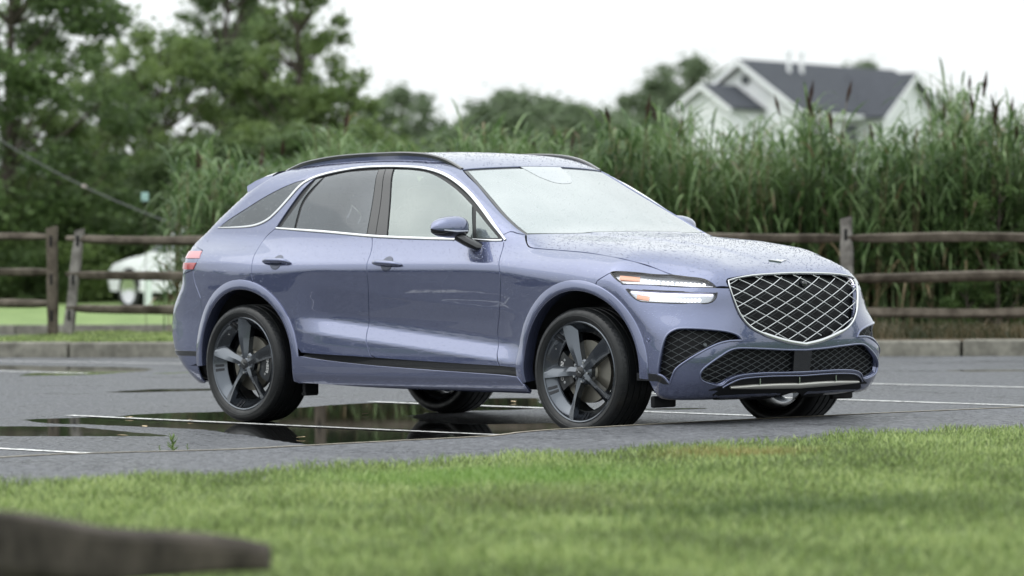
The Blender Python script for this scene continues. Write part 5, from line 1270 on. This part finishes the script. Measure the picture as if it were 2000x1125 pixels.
# --- trees and shrubs
LEAF = {
 'dark': mat_leaf('dark_leaves', [(.055, .09, .034), (.095, .15, .055), (.15, .22, .085), (.22, .31, .13)], scale=.5),
 'mid': mat_leaf('mid_leaves', [(.07, .11, .036), (.12, .18, .058), (.18, .255, .085), (.25, .335, .12)], scale=.55),
 'light': mat_leaf('light_leaves', [(.05, .09, .028), (.09, .155, .045), (.14, .22, .065)], scale=.7),
 'far': mat_leaf('haze_pale_leaves', [(.12, .165, .095), (.165, .22, .125), (.22, .285, .165)], scale=.5)}  # distance haze is put into the leaf colour as paler, greyer greens
def leaves(cent, rad, n, size, r_):
    """leaf rhombs scattered through clumps: cent (k,3), rad (k,)"""
    w_ = rad**2; k = r_.choice(len(cent), n, p=w_/w_.sum()); g = r_.standard_normal((n, 3)); g /= np.linalg.norm(g, axis=1)[:, None]; rr = np.where(r_.uniform(0, 1, n) < .75, r_.uniform(0, 1, n)**.45, r_.uniform(.6, 2.0, n))
    P = cent[k]+g*(rad[k]*rr)[:, None]*[1, 1, .75]
    a = r_.standard_normal((n, 3)); a[:, 2] *= .5; a /= np.linalg.norm(a, axis=1)[:, None]; b = np.cross(a, r_.standard_normal((n, 3))); b /= np.linalg.norm(b, axis=1)[:, None]
    s = (size*r_.uniform(.6, 1.35, n))[:, None]
    return np.stack([P-a*s, P-b*s*.45, P+a*s, P+b*s*.45], 1)
def make_tree(name, H, R, hb, seed, kind, nleaf, size, nclump=46, crad=.2, upright=1.0, trunk_r=None, sparse=False):
    """H height, R crown radius, hb height where the crown begins; origin at the foot"""
    r_ = np.random.default_rng(seed); root = empty(name); tr = trunk_r or H*.022; mb = MB()
    pts = np.array([[R*.06*math.sin(2*t+seed), R*.06*math.cos(3*t+seed), H*.92*t] for t in np.linspace(0, 1, 9)]); mb.tube(pts, np.linspace(tr, tr*.15, 9), 8)
    C = []; rd = []
    nlimb = max(6, nclump//4)
    for i in range(nclump):
        z = r_.uniform(0, 1); ph = r_.uniform(0, 2*np.pi); prof = math.sin(math.pi*min(1, (z*.86+.14)))**.6; q = R*prof*math.sqrt(r_.uniform(.10, 1))*(.85 if sparse else 1)
        c = np.array([q*math.cos(ph), q*math.sin(ph), hb+(H-hb)*(z*.95)]); C.append(c); rd.append(R*crad*r_.uniform(.5, 1.5)*(1-.35*z))
        if i < nlimb*2:
            s0 = pts[int(np.clip((c[2]-q*.7)/H*9, 1, 7))]; m = (s0+c)/2+[0, 0, -.08*q]; mb.tube([s0, m, c], [tr*.35, tr*.22, tr*.07], 5, caps=False)
    tk = mb.build('trunk', m_bark, root)
    Lq = leaves(np.array(C), np.array(rd), nleaf, size, r_); quads_obj('crown', Lq, LEAF[kind], root)
    return root
def put_tree(root, u, vtop, dist, H0, label, group='trees behind the fence', cat='tree', rot=0, zbase=0.0, wscale=1.0):
    top = zat(vtop, dist, u); s = (top-zbase)/H0; p = fr(dist, ul(u, dist), zbase); root.location = p; root.scale = (s*wscale, s*wscale, s); root.rotation_euler = (0, 0, rot)
    tag(root, label, cat, group); return root
tA = make_tree('tree', 9, 2.9, 1.2, 11, 'dark', 36000, .080, 150, .15)
tB = make_tree('tree', 7, 2.8, .8, 12, 'mid', 34000, .075, 130, .15)
tC = make_tree('tree', 8.5, 2.5, 1.6, 13, 'mid', 24000, .070, 120, .125, sparse=True)
bA = make_tree('shrub', 4, 2.3, .1, 14, 'mid', 30000, .065, 90, .22)
bB = make_tree('shrub', 4, 2.4, .1, 15, 'dark', 30000, .065, 90, .22)
fA = make_tree('tree', 8, 3.4, 1.5, 16, 'far', 16000, .12, 120, .16)
lA = make_tree('shrub', 3, 1.0, .1, 17, 'light', 9000, .040, 36, .27)
used = set()
def T(proto, *a, **k):
    o = proto if proto.name not in used else copy_tree(proto)
    used.add(proto.name); return put_tree(o, *a, **k)
T(tA, 20, -200, 72, 9, 'tall dark tree at the far left edge', rot=.4, wscale=1.1)
T(tB, 90, 195, 74, 7, 'low round green tree at the left edge, under the tall one', rot=1)
T(tB, 305, 38, 78, 7, 'broad green tree left of the tall trunks', rot=2.2, wscale=.95)
T(tA, 455, -110, 82, 9, 'tallest dark tree in the left group, trunk showing at the top', rot=2.5, wscale=.9)
T(tC, 585, -60, 78, 8.5, 'open crowned tree with airy branches against the sky', rot=.2)
T(tC, 500, -20, 84, 8.5, 'thin crowned tree between the tallest dark one and the airy one', rot=1.9)
T(tB, 625, 165, 77, 7, 'dense lower green tree right of the left group', rot=4.1, wscale=.75)
T(tC, 195, 60, 88, 8.5, 'sparse tree with many sky gaps behind the left edge trees', rot=3, wscale=.8)
for i, (u, v, d, p, lb) in enumerate([(-40, 330, 73, bB, 'dark shrub at the left frame edge behind the fence'), (60, 350, 72, bA, 'green shrub behind the first fence post'), (175, 330, 74, bB, 'dark shrub between the two left posts and the white car'), (290, 300, 76, bA, 'green shrub above the white car'), (400, 270, 75, bB, 'dark shrub behind the left reeds'), (510, 245, 76, bA, 'green shrub under the tallest dark tree'), (610, 255, 74, bB, 'dark shrub under the dense lower tree'), (700, 240, 76, bA, 'green shrub at the right end of the left group'), (120, 330, 75, bB, 'tall dark thicket behind the left shrubs'), (330, 290, 80, bB, 'tall dark thicket behind the shrub above the white car'), (520, 270, 82, bA, 'tall green thicket below the open crowned tree'), (230, 420, 74, bB, 'low dark shrub directly behind the white car'), (20, 430, 71, bB, 'low dark shrub at the far left, lowest of the hedge')]):
    T(p, u, v, d, 4, lb, group='shrubs behind the left fence', cat='shrub', rot=i*1.3, wscale=1.25)
T(fA, 790, 166, 130, 8, 'thin hazy distant tree left of centre', group='distant trees', rot=.5, wscale=.9)
T(fA, 1010, 172, 125, 8, 'largest distant tree above the car roof', group='distant trees', rot=1.5, wscale=1.25)
T(fA, 1135, 200, 120, 8, 'lower distant tree right of the largest one', group='distant trees', rot=2.5, wscale=1.25)
T(fA, 1210, 235, 128, 8, 'lowest distant tree, between the reeds and the leafy shrub', group='distant trees', rot=.7, wscale=1.3)
T(fA, 915, 228, 135, 8, 'small distant tree left of the largest one', group='distant trees', rot=3.5, wscale=1.3)
T(fA, 1350, 108, 245, 8, 'dark tree behind the left gable of the white house', group='distant trees', rot=4, wscale=1.0)
T(fA, 1290, 150, 248, 8, 'tree left of the white house, rising from the reeds', group='distant trees', rot=5, wscale=.95)
T(fA, 1690, 116, 290, 8, 'treetop showing over the house ridge', group='distant trees', rot=5.5, wscale=.8)
T(fA, 960, 205, 140, 8, 'hazy distant tree filling the gap left of the largest one', group='distant trees', rot=2.9, wscale=1.3)
T(fA, 1075, 190, 138, 8, 'distant tree touching the right flank of the largest one', group='distant trees', rot=3.3, wscale=1.2)
T(fA, 860, 258, 110, 8, 'low distant bushes above the rear roof rail', group='distant trees', rot=.9, wscale=1.2)
T(fA, 750, 262, 115, 8, 'low distant tree beside the dark roof', group='distant trees', rot=.1, wscale=1.3)
T(lA, 1225, 262, 42.6, 3, 'light green leafy shrub among the reeds above the bonnet', group='leafy shrubs in the reeds', cat='shrub', rot=0, wscale=.9)
T(lA, 1120, 285, 43, 3, 'light green leafy shrub above the far roof rail', group='leafy shrubs in the reeds', cat='shrub', rot=2, wscale=.9)
T(lA, 1955, 330, 41.2, 3, 'light green vine tangle at the right edge over the rails', group='leafy shrubs in the reeds', cat='shrub', rot=1, wscale=.9)
T(lA, 1890, 520, 41.0, 3, 'small leafy weed under the right rails', group='leafy shrubs in the reeds', cat='shrub', rot=3, wscale=1.2)
for i, (u, v, d, p, h0, lb) in enumerate([(-330, -40, 80, tB, 7, 'broad tree out of frame at the left, nearest to the frame edge'), (-640, 20, 84, tA, 9, 'tall tree further out of frame on the left'), (-950, 60, 86, tB, 7, 'leftmost tree beyond the back lawn, out of frame'), (2330, 60, 88, tB, 7, 'broad tree out of frame at the right behind the reeds'), (2700, 20, 92, tA, 9, 'tall tree further out of frame on the right'), (3050, 90, 90, tC, 8.5, 'rightmost open crowned tree, out of frame')]):
    T(p, u, v, d, h0, lb, group='trees outside the frame', rot=i*.9)
for i, (u, v, d, p, lb) in enumerate([(-260, 330, 76, bA, 'green shrub out of frame left of the hedge'), (-520, 350, 78, bB, 'dark shrub out of frame further left'), (-820, 340, 80, bA, 'green shrub out of frame at the far left'), (2500, 300, 80, bB, 'dark shrub out of frame at the right'), (2850, 320, 80, bA, 'green shrub out of frame at the far right')]):
    T(p, u, v, d, 4, lb, group='shrubs outside the frame', cat='shrub', rot=i*1.7, wscale=1.5)
# surroundings seen only as reflections in the paint
for i, (x, y, s, p) in enumerate([(-46, -50, 1.0, tA), (-55, -42, .9, tB), (-62, -56, 1.0, tB), (-38, -60, 1.0, tB), (-74, -44, .9, tC), (-28, -68, 1.0, tA), (-54, -68, 1.1, tB), (-80, -26, 1.0, tB), (34, 30, 1.0, tB), (28, 38, 1.1, tA), (42, 24, 1.0, tA), (20, 44, 1.0, tB), (44, 8, 1.0, tB)]):
    c = copy_tree(p); c.location = (x, y, 0); c.scale = (s, s, s*.8); c.rotation_euler = (0, 0, i*1.1)
    tag(c, 'leafy green tree across the lot, out of frame and mirrored in the paint', 'tree', 'trees across the parking lot')
# --- weed in the crack by the path
def weed(c, h, n, label, seed):
    r_ = np.random.default_rng(seed); root = empty('weed', c); out = []
    for i in range(n):
        t = (i+.5)/n; az = i*2.4; z = h*t*.8; Ln = h*(.55-.3*t); dh = np.array([math.cos(az), math.sin(az), .55+t]); sd = np.array([-math.sin(az), math.cos(az), 0]); p = np.array([0, 0, z]); w_ = Ln*.22
        for a, b_ in ((0, .5), (.5, 1.)):
            wa, wb = w_*(.4 if a == 0 else 1), w_*(1 if b_ == .5 else .1); out.append([p+dh*Ln*a-sd*wa, p+dh*Ln*a+sd*wa, p+dh*Ln*b_+sd*wb, p+dh*Ln*b_-sd*wb])
    MB().tube([(0, 0, -.02), (0, 0, h*.8)], h*.03, 5).build('stem', LEAF['mid'], root); quads_obj('leaves', np.array(out), LEAF['mid'], root); tag(root, label, 'weed', 'weeds at the path edge'); return root
gw = ground(337, 882, .02); weed(tuple(gw), .085, 16, 'small jagged green weed growing in the crack by the path', 1)
gw = ground(312, 880, .02); weed(tuple(gw), .03, 7, 'tiny seedling left of the jagged weed', 2)
gw = ground(366, 878, .02); weed(tuple(gw), .03, 7, 'tiny seedling right of the jagged weed', 3)
m_dl = nmat('fallen_leaf', (.50, .38, .22), rough=.6)
for i, (u, v, lb) in enumerate([(252, 816, 'pale fallen leaf in the puddle beside the rear line'), (283, 833.5, 'largest pale leaf at the near rim of the left puddle'), (240, 851, 'pale leaf at the near edge of the leftmost puddle'), (372, 821, 'tan leaf on the line behind the rear wheel'), (587, 855, 'curled tan leaf on wet asphalt under the sill'), (713, 809, 'pale leaf floating in the puddle under the car'), (1003, 785, 'pale leaf in the puddle beyond the far rear wheel')]):
    p = ground(u, v, .006); s = .022; mb = MB(); a = i*1.3
    P = [(0, -1), (.5, -.4), (.6, .2), (.3, .7), (0, 1.1), (-.4, .6), (-.6, .1), (-.45, -.5)]
    V = [(p[0]+s*(x*math.cos(a)-y*math.sin(a)), p[1]+s*1.5*(x*math.sin(a)+y*math.cos(a)), p[2]+.006*abs(x)+.004*(y > .5)) for x, y in P]; mb.prism(V, (0, 0, .0015)); o = mb.build('fallen_leaf', m_dl, smooth=False); tag(o, lb, 'leaf', 'fallen leaves on the asphalt')
# --- blurred timber rail in the foreground
def fore():
    A = deep(527, 1088, 10.2); B = deep(200, 1078, 9.5); C = deep(-420, 1050, 8.2)
    P = crom(np.array([A, B, C]), .12); n = len(P); k = 16; V = []
    for i in range(n):
        t = i/(n-1); th = .034+.080*t**.75
        for j in range(k):
            an = 2*math.pi*j/k; rr = 1+.15*math.cos(2*an)+.05*math.sin(5*an+9*t); ca, sa = [np.sign(x_)*abs(x_)**.55 for x_ in (math.cos(an+.3), math.sin(an+.3))]; rr = 1+.05*math.sin(5*an+9*t); V.append(P[i]+FH*ca*(.06+.03*t)*rr+np.array([0, 0, 1])*sa*th*.92*rr+np.array([0, 0, .006*math.sin(14*t)]))
    F = [(i*k+j, i*k+(j+1) % k, (i+1)*k+(j+1) % k, (i+1)*k+j) for i in range(n-1) for j in range(k)]+[tuple(range(k))[::-1], tuple(range((n-1)*k, n*k))]
    o = mesh_obj('fence_rail', V, F, mat_noise('old_brown_timber', (.020, .016, .012), (.100, .083, .068), 4, rough=.85, bump=.01), smooth=False); tag(o, 'out of focus weathered timber rail lying on the lawn in the near corner', 'rail')
    return P
PR = fore()
e_ = PR[-1]; b0 = lawn_h(e_[0], e_[1]); mb = MB(); mb.tube([(e_[0], e_[1], b0-.05), (e_[0]+.01, e_[1], b0+.1), (e_[0], e_[1], e_[2]-.075)], [.06, .058, .055], 8)
o = mb.build('stump', m_wood, smooth=False); tag(o, 'short timber stump that carries the near rail outside the frame', 'stump')
# --- white car beyond the fence
def white_car():
    root = empty('parked_car', fr(67, ul(408, 67), 0.02)); d = 67.0
    ex = -RH*.6+FH*.8; ey = RH*.8+FH*.6      # forward (nose) to the left
    def w(x, y, z): return ex*x+ey*y+np.array([0, 0, z])
    prof = [(2.15, .34), (2.24, .55), (2.20, .72), (2.05, .86), (1.5, .97), (.95, 1.04), (.72, 1.10), (.05, 1.52), (-.6, 1.60), (-1.6, 1.55), (-2.15, 1.10), (-2.3, .95), (-2.32, .45), (-2.2, .30)]
    ys = [-.88, -.86, -.60, 0, .60, .86, .88]
    V = []; K = len(prof)
    for y in ys:
        for x, z in prof:
            inset = 1.0; yy = y
            if z > 1.05: yy = y*(1-.30*(z-1.05)/.55)
            if abs(y) > .87: zz = z*.985+.006
            else: zz = z
            xx = x*(.965 if abs(y) > .87 else .985 if abs(y) > .8 else 1); V.append(w(xx, yy, zz))
    n = len(ys); F = [(i*K+j, i*K+(j+1) % K, (i+1)*K+(j+1) % K, (i+1)*K+j) for i in range(n-1) for j in range(K)]+[tuple(range(K))[::-1], tuple(range((n-1)*K, n*K))]
    mesh_obj('body', V, F, M['white_paint'], root, smooth=True); sharp_by_angle(root.children[0], 40)
    for s in (-1, 1):
        yb = lambda z: s*(.885-(.885*.30*(z-1.05)/.55 if z > 1.05 else 0)+.012)
        for q in ([(.62, 1.10), (.05, 1.46), (-.42, 1.50), (-.42, 1.10)], [(-.50, 1.10), (-.50, 1.50), (-1.35, 1.47), (-1.75, 1.12)]):
            MB().prism([w(x, yb(z), z) for x, z in q], ey*(.006*s)).build('side_window', M['glass_rear'], root, smooth=False)
        for x in (1.42, -1.38):
            t = MB().lathe([(.24, .022), (.27, .034), (.35, .034), (.365, .01), (.365, -.20), (.2, -.22)], w(x, s*.86, .36), ey*s, 32).build('wheel', M['tyre'], root)
            MB().lathe([(0, .012), (.05, .022), (.20, .026), (.265, .034), (.265, .0)], w(x, s*.862, .36), ey*s, 5*4).build('rim', M['chrome'], t)
            MB().lathe([(0, .006), (.40, .010), (.425, .0)], w(x, s*.868, .39), ey*s, 28).build('arch_liner', M['black'], root)
        MB().box((0, 0, 0), (.22, .02, .10), fr=(w(1.93, s*.80, .74), ex, ey, np.array([0, 0, 1.]))).build('headlight', M['lens'], root, bevel=.01)
    MB().prism([w(.74, y, 1.10) for y in (-.72, .72)]+[w(.10, y, 1.49) for y in (.62, -.62)], ex*.012+np.array([0, 0, .008])).build('windscreen', M['glass_rear'], root, smooth=False)
    tag(root, 'white parked car facing left, half hidden by rails and reeds', 'car'); root.scale = (.9, .9, .88); return root
white_car()
p = fr(60, ul(289, 60), 0); mb = MB(); mb.box((-.055, -.04, 0), (.055, .04, .62), fr=(p, RH, FH, np.array([0, 0, 1.]))).box((-.065, -.05, .60), (.065, .05, .64), fr=(p, RH, FH, np.array([0, 0, 1.])))
o = mb.build('marker_post', nmat('marker_white', (.75, .82, .80), rough=.5), smooth=False, bevel=.008); tag(o, 'short pale marker post in front of the white car', 'post')
# wire
wa = deep(-60, 236, 52); wb = deep(345, 440, 47)
P = np.array([wa*(1-t)+wb*t-np.array([0, 0, .10*math.sin(math.pi*t)]) for t in np.linspace(0, 1, 20)])
wr = empty('guy_wire', tuple(wb)); o = MB().tube(P, .008, 6).build('cable', nmat('cable', (.05, .055, .055), rough=.6)); root_inv(o, wr)
c = P[11]; dd = (P[12]-P[10]); dd /= np.linalg.norm(dd); o = MB().lathe([(.008, -.06), (.022, -.045), (.022, .045), (.008, .06)], c, dd, 10).build('insulator', nmat('insulator', (.26, .22, .20), rough=.5)); root_inv(o, wr)
tag(wr, 'dark guy wire slanting down across the left trees', 'wire')
bp_ = MB().tube([(wb[0], wb[1], 0), (wb[0], wb[1], wb[2]+.05)], .03, 8).build('anchor_post', m_wood); tag(bp_, 'anchor post of the guy wire hidden in the reeds', 'post')
sg = deep(283, 384, 49); mb = MB(); mb.box((-.045, -.006, -.055), (.045, .006, .055), fr=(sg, RH, FH, np.array([0, 0, 1.]))); sgm = MB().box((-.004, .008, -(sg[2])), (.004, .016, .05), fr=(sg, RH, FH, np.array([0, 0, 1.])))
o = mb.build('small_sign', nmat('pale_teal', (.35, .55, .50), rough=.5), smooth=False); tag(o, 'small pale teal plate on a stake among the left reeds', 'sign'); sk = sgm.build('stake', m_bark, o, smooth=False)
# --- white house
m_sid = mat_noise('white_siding', (.88, .89, .91), (.94, .94, .95), 1.5, rough=.7); m_shing = mat_noise('slate_shingles', (.040, .044, .054), (.068, .074, .088), 5, rough=.8)
def house():
    D0 = 220.0
    rr = np.array([RH*.535+FH*.845][0]); gg = np.array([RH*.845-FH*.535][0]); up = np.array([0, 0, 1.])
    A = fr(D0, ul(1452, D0), 0); root = empty('house', tuple(A))
    w = lambda g, r, z: gg*g+rr*r+up*z
    ze, za_ = 8.25, 11.05; Lr = 21.5; hw = 3.75
    def B(mb, name, mat, par=root, **k): return mb.build(name, mat, par, smooth=False, **k)
    m = MB(); m.prism([w(-hw+.3, 0, -1), w(hw-.3, 0, -1), w(hw-.3, 0, ze), w(0, 0, za_-.25), w(-hw+.3, 0, ze)], rr*Lr); B(m, 'wall', m_sid)
    hip = 3.2
    rf = MB()
    for s in (-1, 1):
        q = [w(0, -.45, za_), w(s*(hw+.25), -.45, ze-.15), w(s*(hw+.25), Lr+.4, ze-.15), w(0, Lr-hip, za_)]
        n = np.cross(q[1]-q[0], q[3]-q[0]); n /= np.linalg.norm(n); n *= np.sign(n[2]); rf.prism(q, n*.14)
    q = [w(0, Lr-hip, za_), w(hw+.25, Lr+.4, ze-.15), w(-hw-.25, Lr+.4, ze-.15)]; rf.prism(q, up*.12)
    roof = B(rf, 'roof', m_shing)
    fa = MB()
    for s in (-1, 1): fa.prism([w(0, -.50, za_+.10), w(s*(hw+.3), -.50, ze-.08), w(s*(hw+.3), -.50, ze-.36), w(0, -.50, za_-.24)], rr*.05)
    fa.prism([w(hw+.26, -.4, ze-.12), w(hw+.26, Lr+.3, ze-.12), w(hw+.26, Lr+.3, ze-.34), w(hw+.26, -.4, ze-.34)], gg*.06); B(fa, 'fascia', m_sid)
    B(MB().lathe([(0, 0), (.22, 0), (.24, .05), (.27, .05), (.27, 0)], w(.25, -.03, za_-1.05), -rr, 16), 'louvre', nmat('louvre_grey', (.10, .11, .12), rough=.6))
    # small front gable on the left
    o0 = w(-.4, -3.6, 0); a2 = 9.62; e2 = 8.35; h2 = 1.75; w2 = lambda g, r, z: o0+gg*g+rr*r+up*z
    m = MB(); m.prism([w2(-h2+.2, 0, -1), w2(h2-.2, 0, -1), w2(h2-.2, 0, e2), w2(0, 0, a2-.2), w2(-h2+.2, 0, e2)], rr*6); B(m, 'wall', m_sid)
    rf = MB()
    for s in (-1, 1):
        q = [w2(0, -.35, a2), w2(s*(h2+.15), -.35, e2-.1), w2(s*(h2+.15), 6, e2-.1), w2(0, 6, a2)]; n = np.cross(q[1]-q[0], q[3]-q[0]); n /= np.linalg.norm(n); n *= np.sign(n[2]); rf.prism(q, n*.12)
    B(rf, 'roof', m_shing)
    fa = MB()
    for s in (-1, 1): fa.prism([w2(0, -.42, a2+.10), w2(s*(h2+.2), -.42, e2-.05), w2(s*(h2+.2), -.42, e2-.32), w2(0, -.42, a2-.22)], rr*.05)
    B(fa, 'fascia', m_sid)
    # cross gable on the right slope
    r0 = 10.8; a3 = 10.5; h3 = 3.9; g3 = hw+1.2; e3 = 8.0
    m = MB(); m.prism([w(g3, r0-h3+.3, -1), w(g3, r0+h3-.3, -1), w(g3, r0+h3-.3, e3), w(g3, r0, a3-.2), w(g3, r0-h3+.3, e3)], -gg*4); B(m, 'wall', m_sid)
    rf = MB()
    for s in (-1, 1):
        q = [w(g3+.4, r0, a3), w(g3+.4, r0+s*(h3+.15), e3-.1), w(.5, r0+s*(h3+.15), e3-.1), w(.5, r0, a3)]; n = np.cross(q[1]-q[0], q[3]-q[0]); n /= np.linalg.norm(n); n *= np.sign(n[2]); rf.prism(q, n*.13)
    B(rf, 'roof', m_shing); fa = MB()
    for s in (-1, 1): fa.prism([w(g3+.46, r0, a3+.10), w(g3+.46, r0+s*(h3+.2), e3-.05), w(g3+.46, r0+s*(h3+.2), e3-.34), w(g3+.46, r0, a3-.24)], gg*.05)
    B(fa, 'fascia', m_sid)
    for r_ in (1.5, 5.5, 9.5): B(MB().prism([w(hw-.28, r_, 5.6), w(hw-.28, r_+1.5, 5.6), w(hw-.28, r_+1.5, 7.6), w(hw-.28, r_, 7.6)], gg*.05), 'window', M['glass_rear'])
    for dx in (0, .75): B(MB().lathe([(.12, -1.2), (.12, .35), (.19, .35), (.19, .55), (0, .6)], w(.9, 3.8+dx*2, 11.2), up, 10), 'roof_vent', m_sid, roof)
    B(MB().lathe([(.25, -.2), (.25, .2), (0, .25)], w(1.6, 13.0, 10.3), up, 10), 'roof_vent', m_sid, roof)
    tag(root, 'white house with dark slate roof and three gables above the reeds', 'house')
house()
def low_house():
    root = empty('house', tuple(fr(160, ul(775, 160), 0))); up = np.array([0, 0, 1.]); w = lambda l, d, z: RH*l+FH*d+up*z
    MB().prism([w(-3.5, 0, 0), w(3.5, 0, 0), w(3.5, 0, 4.5), w(-3.5, 0, 4.5)], FH*7).build('wall', mat_noise('grey_siding', (.25, .26, .27), (.33, .34, .35), 2), root, smooth=False)
    MB().prism([w(-3.9, -.4, 4.4), w(-3.9, 7.4, 4.4), w(-3.2, 3.5, 5.6)], RH*7.4).build('roof', m_shing, root, smooth=False)
    tag(root, 'distant low house with a dark grey roof between the trees', 'house')
low_house()
